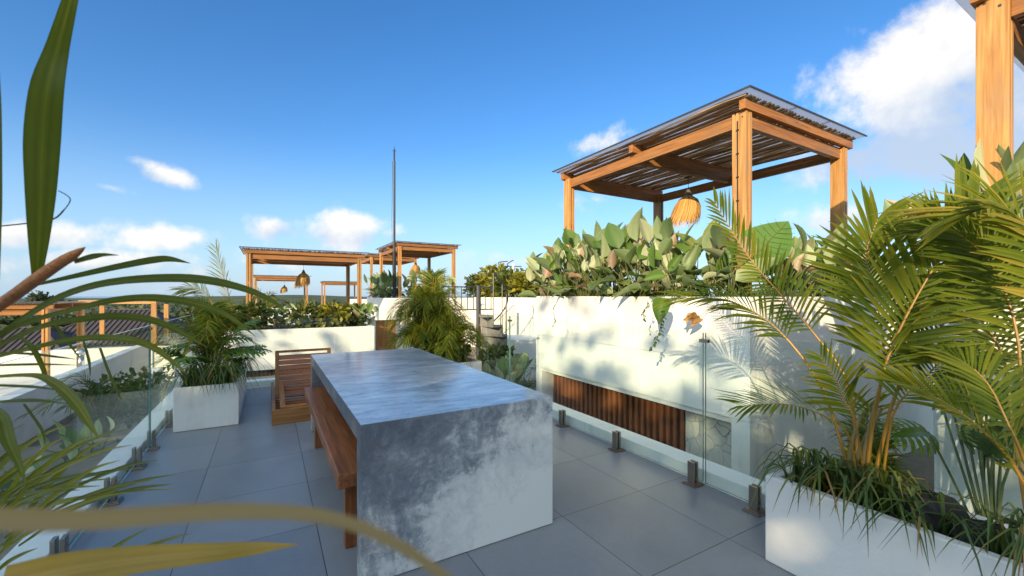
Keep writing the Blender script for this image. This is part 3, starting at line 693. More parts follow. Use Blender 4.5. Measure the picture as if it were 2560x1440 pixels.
copy_tree(LN, (.90, 31.2, 2.26), 'tiny far straw-fringed lantern in the small distant pergola')

# mast
ms = thing('mast', 'tall thin black mast rising from the far planter', 'mast', (3.98, 15.45, 1.2))
b = MB(); b.tube([(0, 0, 0), (0, 0, 1.8)], .065, 12); b.tube([(0, 0, 1.8), (0, 0, 5.1)], .042, 10); b.tube([(0, 0, 5.1), (0, 0, 5.55)], .03, 8); b.build('pole', M['black'], ms)
b = MB(); b.tube([(-.07, .02, 5.48), (.07, -.02, 5.48)], .008, 5); b.tube([(-.0, 0, 5.5), (.02, .02, 5.66)], .008, 5); b.build('tip', M['black'], ms)
b = MB(); b.tube([(-.06, 0, .9), (-.09, 0, 3), (-.06, 0, 5.1)], .006, 5); b.build('cable', M['black'], ms)

# spiral stair
sp = thing('spiral_stair', 'dark iron spiral staircase beside the cream stair wall', 'staircase', (4.12, 8.62, -2.4))
b = MB(); b.tube([(0, 0, 0), (0, 0, 4.02)], .055, 12); b.build('pole', M['darkiron'], sp)
for i in range(15):
    a = math.radians(250-i*24); z = .22+i*.222; a2 = a-math.radians(26); r = .66
    if z > 3.4: break
    vs = []
    for zz in (z, z+.045):
        vs += [(.04*math.cos(a), .04*math.sin(a), zz), (r*math.cos(a), r*math.sin(a), zz), (r*math.cos(a2), r*math.sin(a2), zz), (.04*math.cos(a2), .04*math.sin(a2), zz)]
    b = MB(); b.add(vs, [(0,3,2,1),(4,5,6,7),(0,1,5,4),(1,2,6,5),(2,3,7,6),(3,0,4,7)]); b.tube([(r*.97*math.cos(a), r*.97*math.sin(a), z+.045), (r*.97*math.cos(a), r*.97*math.sin(a), z+.95)], .011, 6)
    rs = MB().add
    c0, c1 = (.08*math.cos(a), .08*math.sin(a)), (r*math.cos(a), r*math.sin(a))
    b.bar((c0[0], c0[1], z-.09), (c1[0], c1[1], z-.09), .012, .17); b.build('tread', M['tread'], sp)
b = MB(); b.tube([(.66*math.cos(math.radians(250-i*12)), .66*math.sin(math.radians(250-i*12)), 1.15+i*.111) for i in range(29)], .018, 6); b.build('handrail', M['darkiron'], sp)
b = MB()
for i in range(9): b.tube([(-.6+i*.16, .7, 3.45), (-.6+i*.16, .7, 4.0)], .011, 5)
b.tube([(-.62, .7, 4.0), (.72, .7, 4.0)], .016, 6); b.tube([(-.62, .7, 3.45), (.72, .7, 3.45)], .016, 6); b.build('railing', M['darkiron'], sp)

# bent rods and white pole far off
ar = thing('steel_rods', 'bent steel rods rising from shrubs left of the tall planter', 'rods', (8.6, 14.9, 1.3))
b = MB()
for (x0, pts) in ((0, [(1262, 700), (1264, 680), (1258, 667), (1246, 660), (1250, 655), (1270, 653)]), (1, [(1278, 700), (1279, 672), (1268, 662), (1275, 655), (1284, 650)])):
    b.tube(spline([P(x, y, 17)-Vector((8.6, 14.9, 1.3)) for x, y in pts], 14), .02, 5)
b.tube([P(1256, 666, 17)-Vector((8.6, 14.9, 1.3)), P(1304, 666, 17)-Vector((8.6, 14.9, 1.3))], .02, 5); b.build('bent_rod', M['darkiron'], ar)
b = MB(); b.tube([P(1283, 720, 17)-Vector((8.6, 14.9, 1.3)), P(1283, 660, 17)-Vector((8.6, 14.9, 1.3))], .05, 6); b.tube([P(1305, 720, 17)-Vector((8.6, 14.9, 1.3)), P(1305, 690, 17)-Vector((8.6, 14.9, 1.3))], .05, 6); b.build('white_post', M['white'], ar)
# steel roof vent
vt = thing('roof_vent', 'shiny steel roof vent behind the near palm fronds', 'vent', tuple(P(203, 925, 10.5)))
b = MB(); b.lathe([(.06, 0), (.06, .36)], 14); b.build('pipe', M['chrome'], vt, smooth=True)
b = MB(); b.lathe([(.07, .37), (.13, .42), (.13, .47), (.04, .53)], 14); b.build('cowl', M['chrome'], vt, smooth=True)
# tiled-roof house
hs = thing('house', 'house with dark tiled hip roofs seen through the bare timber frame', 'house', tuple(P(330, 860, 33).xy)+(-4.5,))
def hiproof(b, cx, cy, lx, ly, z0, z1, rl):
    A = [(cx-lx/2, cy-ly/2, z0), (cx+lx/2, cy-ly/2, z0), (cx+lx/2, cy+ly/2, z0), (cx-lx/2, cy+ly/2, z0)]; r0, r1 = (cx-rl/2, cy, z1), (cx+rl/2, cy, z1)
    b.add(A+[r0, r1], [(0, 1, 5, 4), (1, 2, 5), (2, 3, 4, 5), (3, 0, 4), (3, 2, 1, 0)])
    for a, c in ((A[0], r0), (A[1], r1), (r0, r1), (A[2], r1), (A[3], r0)): b.tube([Vector(a), Vector(c)], .09, 6)
    n = int(lx/.32)
    for i in range(n):
        x = -lx/2+lx*(i+.5)/n; run = min(1, (lx/2-abs(x))/max(.01, (lx-rl)/2)); zt = z0+(z1-z0)*run; yt = cy-ly/2+ly/2*run
        b.tube([(cx+x, cy-ly/2, z0+.03), (cx+x, yt, zt+.03)], .05, 5)
b = MB(); hiproof(b, 0, 0, 9.5, 7.5, 2.4, 4.75, 2.5); r1 = b.build('roof', M['tile'], hs)
b = MB(); b.tube([(1.0, 0, 4.8), (1.0, 0, 5.0), (1.0, 0, 5.7)], [.05, .04, .015], 6); b.lathe([(.02, 4.9), (.12, 5.0), (.02, 5.12)], 10, (1.0, 0, 0)); b.build('finial', M['darkiron'], r1)
b = MB(); hiproof(b, -4.2, -3.5, 7.5, 5.5, 2.0, 3.7, 1.8); b.build('roof', M['tile'], hs)
b = MB(); b.box(-4.2, 4.2, -3.2, 3.2, -1, 2.38); b.box(-7.2, -4.21, -5.6, -1.4, -1, 1.98); b.build('wall', M['cream'], hs)
hs.rotation_euler = (0, 0, -.25)

# ------------------------------------------------------------------ planting
def plant(name, label, cat, loc, parts, group=None):
    o = thing(name, label, cat, loc, group)
    for nm, mb, m, sm in parts:
        if mb.f: mb.build(nm, m, o, smooth=sm)
    return o
BG = 'broad-leaved plants along the tall white planter'
specs = [  # x, y, n, hmin, hmax, out, label
    (3.85, 5.26, 34, .02, .66, (-.4, .6), 'pale broad-leaved plant leaning out over the far corner of the tall planter'),
    (3.80, 4.88, 44, .02, .78, (-.35, .1), 'broad-leaved plant with browned leaves at the foot of the far left pergola post'),
    (3.80, 4.42, 46, .02, .98, (-.35, 0), 'tall broad-leaved plant with a torn pale tip, left of the hanging lantern'),
    (3.80, 3.95, 48, .02, .95, (-.35, 0), 'broad-leaved plant with a bunch of upright cream leaves before the back pergola post'),
    (3.80, 3.50, 48, .02, .95, (-.35, 0), 'broad-leaved plant with one huge silver leaf below the hanging lantern'),
    (3.80, 3.02, 44, .02, .85, (-.35, 0), 'broad-leaved plant between the hanging lantern and the near pergola post'),
    (3.92, 2.52, 34, .12, .70, (-.2, -.1), 'broad-leaved plant at the outer corner of the tall planter before the near post'),
    (4.75, 2.42, 30, .12, .70, (0, -.2), 'broad-leaved plant behind the great ribbed elephant ear leaf'),
    (5.45, 2.42, 34, .12, .80, (0, -.2), 'broad-leaved plant between the elephant ear and the right pergola post'),
    (6.2, 2.45, 34, .12, .80, (0, -.2), 'silvery broad-leaved plant at the foot of the right pergola post'),
    (7.0, 2.45, 28, .12, .62, (0, -.2), 'broad-leaved plant at the end of the tall planter, right of the last post')]
for i, (x, y, n, h0, h1, out, lab) in enumerate(specs):
    rg = random.Random(100+i)
    lv, st = ray_clump((x, y, 0), int(n*1.35), h0, h1*.76, .28, .28, (.17, .37), (.42, .60), out, rg, .62, .42, .14)
    plant('broadleaf_plant', lab, 'plant', (x, y, 1.33), [('foliage', lv, M['broad'], True), ('stalks', st, M['stem'], True)], BG)
# undergrowth along the wall top: dark ferny leaves and hanging strands
ug = MB(); rg = random.Random(5)
for i in range(46):
    y = rg.uniform(2.3, 5.35); tuft(ug, (rg.uniform(3.7, 3.9), y, 1.30), 9, rg.uniform(.2, .38), .014, .05, rg, 1.3, 0, (0, .8), (-.25, 0))
for i in range(40):
    x = rg.uniform(3.8, 7.5); tuft(ug, (x, rg.uniform(2.2, 2.4), 1.30), 9, rg.uniform(.2, .4), .014, .05, rg, 1.3, 0, (0, .8), (0, -.25))
tag(ug.build('undergrowth', M['grass']), 'dark grassy undergrowth along the rim of the tall planter', 'undergrowth', None, 'stuff')
# elephant ear
ee = thing('elephant_ear_plant', 'bright green elephant ear leaf with ribs, right of the near pergola post', 'plant', tuple(P(1930, 740, 4.0)))
ep = Vector(ee.location); b = MB()
broadleaf(b, P(1880, 648, 3.95)-ep, P(1960, 560, 3.95)-P(1880, 648, 3.95), Vector((-.75, -.55, .5)), .52, .46, .5, .10, .10, 0, True, 9)
lf = b.build('leaf', M['ear'], ee, smooth=True)
rb = MB(); base = P(1880, 648, 3.95)-ep; dd = (P(1960, 560, 3.95)-P(1880, 648, 3.95)).normalized(); nr = Vector((-.75, -.55, .5)); nr = (nr-dd*nr.dot(dd)).normalized(); ww = nr.cross(dd)
for k in range(1, 8):
    u = k/9
    for s in (-1, 1):
        c = base+dd*.52*u-nr*.52*.10*u*u+nr*.004; h = .23*math.sin(math.pi*min(1, .12+.88*u**.62))**.8
        rb.tube([c, c+ww*s*h*.5+dd*.03+nr*.012, c+ww*s*h*.92+dd*.05+nr*(.012+h*.2)], [.003, .0025, .001], 4)
rb.tube([base+nr*.004+dd*.52*u-nr*.052*u*u for u in np.linspace(0, .98, 8)], [.005]*7+[.001], 5)
rb.build('vein', M['stem'], lf)
b = MB(); b.tube(spline([(0, 0, -.1), base*.5+Vector((.02, .02, .05)), base], 8), [.016]*4+[.010]*4, 6); b.build('stalk', M['stem'], ee)
# second smaller green leaves in the planter front
for (px, py, Z, L, d, lab) in ((1665, 690, 4.05, .22, (-1, -.15), 'green leaf with a brown rim hanging over the tall planter edge'), (1650, 830, 3.95, .30, (-.25, 1), 'folded pale green leaf hanging down the tall planter wall')):
    b = MB(); p = P(px, py, Z); d3 = P(px+d[0]*100, py-d[1]*100, Z)-p
    if d[1] == 1:
        p = P(1660, 745, 3.98); d3 = P(1640, 840, 3.72)-p
    broadleaf(b, (0, 0, 0), d3, Vector((-.7, -.5, .5)), L, L*.55, .4, .1, .45); b.tube([(0, 0, 0), -d3.normalized()*.1+Vector((.06, .05, .02))], .005, 5, 1)
    tag(b.build('hanging_leaf', [M['broad'], M['stem']], None, tuple(p), smooth=True), lab, 'leaf')
b = MB(); p = P(1745, 795, 3.88); rg = random.Random(4)
for k in range(5): broadleaf(b, (0, .012*(k-2), .008*k), (P(1722, 812, 3.80)-P(1765, 785, 3.88))+Vector((rg.uniform(-.07, .07), rg.uniform(-.05, .05), rg.uniform(-.05, .05))), Vector((-.8+rg.uniform(-.6, .6), -.5+rg.uniform(-.5, .5), .2)), rg.uniform(.10, .17), .065, .2*k, rg.uniform(-.3, .5), .7)
b.tube([(0, 0, 0), P(1780, 765, 3.92)-p, P(1800, 750, 3.98)-p], .003, 5)
tag(b.build('dried_leaf', M['dry'], None, tuple(p)), 'crumpled dry brown leaf hanging on the tall planter wall', 'leaf')
def vine(label, pix, Z, n, ls):
    pts = spline([P(x, y, Z) for x, y in pix], 16); o = Vector(pts[0]); b = MB(); b.tube([q-o for q in pts], .0035, 5, 1); rg = random.Random(n)
    for i in range(n):
        q = pts[min(15, 2+int(14*i/n))]-o; a = rg.uniform(0, 6.28); broadleaf(b, q, (math.cos(a), math.sin(a), -.4), (0, 0, 1), ls*rg.uniform(.7, 1.2), ls*.5, rg.uniform(.2, .7), .2, .1, 0, False, 4)
    tag(b.build('hanging_vine', [M['shrub'], M['stem']], None, tuple(o)), label, 'vine')
vine('leafy trailing vine ending over the glass below the folded leaf', [(1660, 760), (1655, 800), (1645, 840), (1628, 872)], 3.72, 30, .05)
vine('bare thin vine trailing down near the far end of the tall planter', [(1395, 752), (1383, 775), (1388, 800), (1380, 818)], 5.3, 10, .04)
vine('small-leaved trailing vine right of the bare one, mid planter', [(1620, 750), (1618, 765), (1608, 780), (1612, 800)], 4.0, 14, .04)

# right-hand palms
def palm_from(name, label, loc, fr, canes, m='palm', rach='rachis', seed=1, group=None):
    o = thing(name, label, 'palm', loc, group); base = Vector(loc); rg = random.Random(seed)
    for f in fr:
        b = MB(); pts = [Vector(p)-base for p in f['p']]; kw = {k: v for k, v in f.items() if k != 'p'}
        frond(b, pts, rng=rg, **kw); b.build('frond', [M[m], M[rach]], o)
    for c in canes:
        b = MB(); b.tube(spline([Vector(p)-base for p in c], 8), [.014, .014, .013, .012, .011, .010, .009, .007], 8); b.build('cane', M['cane'], o, smooth=True)
    return o
TOC = Vector((-.80, -.50, .45))
def PP(l): return [P(*q) for q in l]
B1 = (2.50, .90, .40)
palm_from('areca_palm', 'yellow-stalked palm with broad fronds in the low planter before the tall wall', B1, [
    dict(p=[Vector(B1)+Vector((0, 0, .1))]+PP([(2188, 1020, 2.0), (2225, 880, 1.98), (2290, 745, 1.95), (2365, 620, 1.92), (2440, 500, 1.9)]), n=32, L=0.40, w=0.022, rnd=.5, face=TOC, start=.34, A0=58, A1=20, droop=0.07, rr=0.0086),
    dict(p=[Vector(B1)+Vector((.02, .03, .1))]+PP([(2120, 960, 2.15), (2040, 840, 2.25), (1950, 735, 2.35), (1870, 640, 2.4), (1785, 505, 2.45)]), sides=(.55, .9), n=35, L=0.33, w=0.013, rnd=.5, face=TOC, start=.42, A0=60, A1=20, droop=0.21, rr=0.0086),
    dict(p=[Vector(B1)+Vector((-.02, .05, .1))]+PP([(2060, 980, 2.1), (1970, 850, 2.2), (1885, 780, 2.3), (1800, 748, 2.35), (1700, 745, 2.4)]), n=35, L=0.35, w=0.013, rnd=.5, face=(-.3, -.2, 1), start=.40, A0=62, A1=22, droop=0.24, rr=0.0072),
    dict(p=[Vector(B1)+Vector((0, .02, .1))]+PP([(2195, 1000, 2.1), (2210, 880, 2.15), (2190, 740, 2.2), (2165, 640, 2.22), (2195, 545, 2.2)]), n=37, L=0.39, w=0.019, rnd=.5, face=TOC, start=.36, A0=66, A1=24, droop=0.14, rr=0.0079),
    dict(p=[Vector(B1)+Vector((.03, -.02, .1))]+PP([(2240, 980, 1.98), (2310, 880, 2.0), (2375, 785, 2.05), (2430, 690, 2.1), (2500, 600, 2.2)]), n=32, L=0.39, w=0.019, rnd=.5, face=TOC, start=.36, A0=60, A1=22, droop=0.17, rr=0.0086),
    dict(p=[Vector(B1)+Vector((-.03, .02, .08))]+PP([(2120, 1085, 2.0), (2050, 1035, 1.95), (1960, 1010, 1.9), (1850, 1015, 1.85)]), n=29, L=0.25, w=0.010, rnd=.5, face=(-.3, -.3, 1), start=.30, A0=58, A1=20, droop=0.14, rr=0.0050),
    dict(p=[Vector(B1)+Vector((.0, .0, .06))]+PP([(2140, 1060, 1.95), (2110, 1000, 1.95), (2090, 950, 1.93), (2050, 890, 1.9)]), n=22, L=0.25, w=0.011, rnd=.5, face=TOC, start=.30, A0=50, A1=20, droop=0.17, rr=0.0043),
    dict(p=[Vector(B1)+Vector((.03, -.05, .08))]+PP([(2235, 1030, 1.9), (2300, 960, 1.9), (2360, 900, 1.95), (2450, 880, 2.0)]), n=27, L=0.33, w=0.016, rnd=.5, face=(-.3, -.2, 1), start=.30, A0=62, A1=24, droop=0.21, rr=0.0058),
    ], [[(2.50, .90, .35), (2.51, .91, .6), P(2188, 1010, 2.0)], [(2.52, .93, .35), (2.53, .94, .6), P(2205, 1020, 2.05)], [(2.47, .93, .35), (2.46, .95, .6), P(2150, 1040, 2.05)]], seed=3)
B2 = (2.48, .34, .40)
palm_from('areca_palm', 'dense palm at the near end of the low planter, half cut off', B2, [
    dict(p=[Vector(B2)+Vector((0, 0, .1))]+PP([(2545, 1180, 1.62), (2470, 1090, 1.62), (2390, 1025, 1.65), (2300, 975, 1.7), (2225, 950, 1.75)]), n=34, L=0.22, w=0.016, rnd=.5, face=(-.35, -.35, .9), start=.2, A0=55, A1=20, droop=0.08, rr=0.0072, var=(.45, .95)),
    dict(p=[Vector(B2)+Vector((0, 0, .1))]+PP([(2560, 1050, 1.7), (2545, 850, 1.75), (2500, 700, 1.8), (2420, 600, 1.85), (2330, 560, 1.9)]), n=36, L=0.33, w=0.017, rnd=.5, face=TOC, start=.40, A0=62, A1=22, droop=0.20, rr=0.0079),
    dict(p=[Vector(B2)+Vector((0, 0, .1))]+PP([(2620, 1000, 1.6), (2640, 760, 1.6), (2600, 600, 1.62), (2500, 520, 1.65), (2390, 540, 1.7)]), n=36, L=0.35, w=0.019, rnd=.5, face=(-.5, -.3, .8), start=.38, A0=60, A1=22, droop=0.17, rr=0.0086, var=(.5, 1)),
    dict(p=[Vector(B2)+Vector((0, .05, .1))]+PP([(2530, 1060, 1.8), (2510, 900, 1.85), (2450, 800, 1.9), (2370, 760, 1.95), (2270, 800, 2.0)]), n=36, L=0.30, w=0.015, rnd=.5, face=(-.3, -.3, 1), start=.35, A0=62, A1=22, droop=0.24, rr=0.0072),
    dict(p=[Vector(B2)+Vector((0, 0, .1))]+PP([(2560, 1150, 1.6), (2520, 1060, 1.62), (2470, 960, 1.7), (2400, 900, 1.78), (2320, 890, 1.85)]), n=31, L=0.27, w=0.015, rnd=.5, face=(-.3, -.3, 1), start=.3, A0=60, A1=22, droop=0.24, rr=0.0065),
    ], [[(2.48, .34, .35), (2.5, .35, .6), P(2540, 1150, 1.65)], [(2.52, .30, .35), (2.56, .3, .6), P(2580, 1150, 1.65)]], seed=8)
# lobed-leaf plant between the palms
o = thing('philodendron', 'lobed-leaf plant behind the half cut-off palm', 'plant', (2.9, .55, .1)); b = MB(); rg = random.Random(9)
for (px, py, Z) in ((2400, 960, 2.3), (2450, 1010, 2.2), (2500, 960, 2.25), (2530, 1030, 2.1), (2430, 900, 2.3), (2540, 900, 2.3), (2490, 1080, 2.1), (2350, 1000, 2.35), (2320, 1080, 2.4), (2400, 1090, 2.25), (2460, 1140, 2.15), (2540, 1120, 2.0), (2360, 930, 2.4), (2470, 890, 2.3)):
    p = P(px, py, Z)-Vector((2.9, .55, .1)); d = Vector((rg.uniform(-.8, .3), rg.uniform(-.8, .3), rg.uniform(-.1, .6)))
    lobed(b, p, d, Vector((-.5, -.5, .8)), .30, .26, rg.uniform(.4, 1)); b.tube(spline([(0, 0, 0), p*.5+Vector((.05, .03, .05)), p], 6), .006, 5, 1, .2)
b.build('foliage', [M['phil'], M['stem']], o)
# broad leaves on the neighbour's planter, by the cropped pergola
for i, (x, y, n, h1, lab) in enumerate(((3.62, .70, 22, .50, 'big-leaved plant in front of the cropped pergola post'), (4.15, .72, 26, .72, 'big-leaved plant behind the cropped pergola post'), (3.6, .35, 22, .50, 'big-leaved plant at the picture edge beside the cropped post'))):
    rg = random.Random(60+i); lv, st = ray_clump((x, y, 0), n, .2, h1, .22, .22, (.30, .46), (.30, .42), (-.25, .3), rg, .55, .35, .08)
    plant('broadleaf_plant', lab, 'plant', (x, y, 1.33), [('foliage', lv, M['broad'], True), ('stalks', st, M['stem'], True)], 'big-leaved plants by the cropped pergola')
# strap leaves in the right planter
def strap(label, spots, L, w, n, seed, lean, loc, m='grass'):
    b = MB(); rg = random.Random(seed)
    for (x, y, z) in spots: tuft(b, (x-loc[0], y-loc[1], z-loc[2]), n, L, w, .05, rg, 1.2, 0, (0, .95), lean)
    return tag(b.build('strap_leaf_plant', M[m], None, loc), label, 'plant')
strap('dark strap-leaved plant spilling over the near planter at the foot of the yellow-stalked palm', [(2.36, 1.12, .40), (2.40, 1.0, .40), (2.36, .88, .40), (2.48, 1.08, .40), (2.5, .85, .4), (2.42, .78, .40)], .36, .013, 34, 21, (-.35, .1), (2.42, 1.0, .39))
strap('sparse strap leaves trailing over the planter rim beside the black rocks', [(2.38, .70, .39), (2.40, .62, .39)], .32, .012, 14, 22, (-.4, 0), (2.4, .65, .39))
strap('dark strap-leaved clump at the foot of the half cut-off palm', [(2.36, .42, .40), (2.38, .30, .40), (2.45, .36, .40)], .36, .012, 26, 23, (-.3, .1), (2.4, .35, .39))
for k, (x, y, s, lab) in enumerate(((2.50, .66, .11, 'larger black volcanic rock in the low planter between the palms'), (2.46, .50, .085, 'smaller black volcanic rock beside the larger one'))):
    b = MB(); rg = random.Random(k); prof = []
    n = 12; vs = []
    for i in range(7):
        for j in range(n):
            a = 2*math.pi*j/n; ph = math.pi*i/6; r = s*(1+rg.uniform(-.18, .18)); vs.append((r*math.sin(ph)*math.cos(a)*1.2, r*math.sin(ph)*math.sin(a), r*math.cos(ph)*.8+s*.55))
    b.add(vs, [(i*n+j, i*n+(j+1)%n, (i+1)*n+(j+1)%n, (i+1)*n+j) for i in range(6) for j in range(n)])
    tag(b.build('rock', M['rock'], None, (x, y, .385)), lab, 'rock')

# ---- palms farther off: one generic grower
def areca(label, loc, n, H, L, ll, w, seed, m='palm', lean=(0, 0), nl=22, start=.22, face=None, group=None, cane=True, rr=.006, droop=.25):
    rg = random.Random(seed); o = thing('areca_palm', label, 'palm', loc, group)
    for i in range(n):
        a = i*2.399+rg.uniform(-.4, .4); d = Vector((math.cos(a)+lean[0], math.sin(a)+lean[1], 0)); k = rg.uniform(.25, 1.0); h = H*rg.uniform(.5, 1.1)*(1.1-.35*k)
        pts = [(0.03*d.x, .03*d.y, 0), tuple(d*L*.15*k+Vector((0, 0, h*.5))), tuple(d*L*.42*k+Vector((0, 0, h*.88))), tuple(d*L*.8*k+Vector((0, 0, h*(1.02-.18*k)))), tuple(d*L*1.1*k+Vector((0, 0, h*(1.05-.42*k))))]
        b = MB(); frond(b, pts, nl, ll, w, 62, 24, droop, (tuple(-d*.6+Vector((0, 0, .8)))) if face is None else face, rr, start, .2, 4, (.1, .95), rg)
        b.build('frond', [M[m], M['rachis']], o)
    if cane:
        for i in range(4):
            a = i*1.7; b = MB(); b.tube(spline([(.04*math.cos(a), .04*math.sin(a), -.05), (.07*math.cos(a), .07*math.sin(a), H*.25), (.12*math.cos(a), .12*math.sin(a), H*.5)], 5), [.014, .013, .012, .01, .008], 6); b.build('cane', M['cane'], o)
    return o
areca('bushy dense palm in the low planter behind the concrete table', (2.12, 6.1, .40), 44, 1.25, .62, .32, .016, 31, nl=26)
areca('shorter fresh-green palm in front of the bushy dense one', (2.3, 5.72, .40), 34, .72, .5, .28, .016, 35, nl=22)
areca('slim palm at the left side of the bushy dense one', (1.9, 6.0, .40), 22, 1.0, .45, .28, .015, 36, nl=22)
areca('leafy palm in the gap between the two tall planter walls', (3.55, 1.25, -.62), 20, 1.2, .22, .24, .018, 95, nl=20)
# extra low greenery of that planter
strap('weeping strap leaves around the bushy palm behind the table', [(1.9, 5.62, .4), (2.1, 5.6, .4), (2.35, 5.6, .4), (2.5, 5.8, .4), (2.0, 5.9, .4)], .45, .014, 34, 33, (0, -.2), (2.1, 5.7, .39))
b = MB(); rg = random.Random(2); leaves(b, (0, 0, .16), (.35, .3, .16), 260, .11, rg, 0, (0, .8), .2, .4)
tag(b.build('leafy_shrub', M['phil'], None, (2.2, 5.75, .40)), 'dark leafy shrub at the base of the bushy palm', 'shrub')
# left planter: tall pale frond, lobed leaves, strap leaves
areca('palm with a tall pale upright frond in the low planter by the lounger', (-.58, 6.1, .40), 26, .95, .5, .26, .013, 37, nl=26, group=None)
pl = thing('areca_palm', 'single tall feathery frond catching the sun beside the far pergola post', 'palm', (-.5, 6.7, .4)); q = Vector((-.5, 6.7, .4)); b = MB()
frond(b, [(0, 0, 0), P(580, 800, 5.9)-q, P(570, 730, 5.85)-q, P(555, 680, 5.8)-q, P(540, 618, 5.8)-q], 30, .34, .013, 60, 26, .12, TOC, .008, .3, .15, 4, (.5, 1), random.Random(6))
b.build('frond', [M['palm'], M['rachis']], pl)
b = MB(); frond(b, [(0, .1, 0), P(545, 800, 5.6)-q, P(520, 740, 5.5)-q, P(490, 720, 5.45)-q, P(450, 725, 5.4)-q], 26, .30, .012, 60, 24, .2, TOC, .007, .3, .15, 4, (.3, .9), random.Random(16)); b.build('frond', [M['palm'], M['rachis']], pl)
ph = thing('philodendron', 'lobed dark green plant filling the low planter by the lounger', 'plant', (-.55, 5.75, .40)); b = MB(); rg = random.Random(12)
for i in range(20):
    a = rg.uniform(0, 6.28); r = rg.uniform(.05, .32); h = rg.uniform(.18, .58); p = Vector((r*math.cos(a), r*math.sin(a)*1.2, h))
    d = Vector((math.cos(a), math.sin(a), rg.uniform(-.2, .7))); lobed(b, p, d, (-d.x*.4-.2, -d.y*.4-.2, 1), rg.uniform(.22, .32), .26, rg.random(), 0); b.tube(spline([(0, 0, -.05), p*.5+Vector((0, 0, .08)), p], 5), .005, 4, 1)
b.build('foliage', [M['phil'], M['stem']], ph)
strap('weeping strap leaves spilling from the low planter by the lounger', [(-.7, 5.5, .4), (-.6, 5.5, .4), (-.45, 5.5, .4), (-.36, 5.55, .4), (-.34, 5.8, .4), (-.34, 6.1, .4), (-.75, 5.7, .4), (-.34, 6.5, .4)], .48, .014, 34, 41, (.1, -.2), (-.5, 5.6, .39))

# planting on the square-on unit
rg = random.Random(50)
for k, (x, kind, lab) in enumerate(((-1.0, 's', 'green shrub left of the square-on pergola post'), (-.35, 's', 'leafy shrub at the foot of the square-on pergola left post'), (.35, 'b', 'thin-stemmed leafy plant under the straw lantern'), (.95, 's', 'olive-green bush right below the straw lantern'), (1.55, 'y', 'brightest yellow bush on the square-on planter'), (2.1, 's', 'round green shrub before the square-on pergola right post'), (2.45, 'b', 'dark large-leaved plant hanging over the right end of the square-on planter'))):
    o = None; loc = (x, 12.95+rg.uniform(0, .5), .45)
    if kind == 'b':
        lv, st = ray_clump(loc, 26, .1, .5, .3, .3, (.22, .36), (.45, .6), (0, 0), rg, .8, .2, .03); plant('broadleaf_plant', lab, 'plant', loc, [('foliage', lv, M['broad'], True), ('stalks', st, M['stem'], True)])
    else:
        b = MB(); h = rg.uniform(.28, .42); leaves(b, (0, 0, h), (.5, .4, h), 520, .16, rg, 0, (0, 1), .35, .4)
        s = MB()
        for i in range(8): a = rg.uniform(0, 6.28); s.tube([(0, 0, -.03), (.2*math.cos(a), .2*math.sin(a), h)], [.012, .006], 5)
        plant('shrub', lab, 'shrub', loc, [('foliage', b, M['yellow' if kind == 'y' else 'shrub'], False), ('stems', s, M['stem'], False)])
areca('palm sapling behind the square-on planter, left inside the pergola', (-.1, 15.3, .45), 10, 1.1, .7, .35, .03, 52, nl=16)
# planting on the mast unit
for k, (x, y, n, lab) in enumerate(((3.95, 17.9, 34, 'large-leaved plant at the far end of the mast planter'), (3.95, 16.9, 40, 'pale large-leaved plant left of the mast'), (3.95, 15.9, 40, 'dark large-leaved plant right at the mast foot'), (4.8, 15.45, 36, 'large-leaved plant right of the mast'), (5.8, 15.45, 30, 'leafy plant below the right post of the mast pergola'))):
    lv, st = ray_clump((x, y, 0), n, .1, .75, .4, .4, (.3, .46), (.42, .55), (0, 0), rg, .8, .35, .04)
    plant('broadleaf_plant', lab, 'plant', (x, y, 1.22), [('foliage', lv, M['broad'], True), ('stalks', st, M['stem'], True)], 'plants on the mast planter')
areca('wispy palm reaching above the bushy one, right of the mast pergola', (3.9, 11.3, -.3), 9, 2.4, 1.3, .5, .03, 58, nl=18, lean=(.2, 0))
# shrubs over the landing wall
for k, (x, y, h, m, lab) in enumerate(((7.7, 15.6, .5, 'shrub', 'green shrub above the landing wall behind the stair railing'), (7.7, 14.6, .62, 'yellow', 'tall yellow-green shrub left of the bent steel rods'), (7.7, 13.5, .5, 'shrub', 'leafy shrub hanging over the landing wall'), (7.9, 12.4, .5, 'yellow', 'yellow shrub under the bent steel rods'), (8.3, 11.5, .45, 'shrub', 'low green shrub above the concrete door frame'), (8.6, 10.6, .45, 'yellow', 'yellow-leaved shrub beside the left end of the tall planter'))):
    b = MB(); leaves(b, (0, 0, h), (.7, .65, h), 620, .20, rg, 0, (0, 1), .35, .35); s = MB()
    for i in range(8): a = rg.uniform(0, 6.28); s.tube([(0, 0, -.1), (.3*math.cos(a), .3*math.sin(a), h)], [.015, .008], 5)
    plant('shrub', lab, 'shrub', (x, y, 1.30), [('foliage', b, M[m], False), ('stems', s, M['stem'], False)])
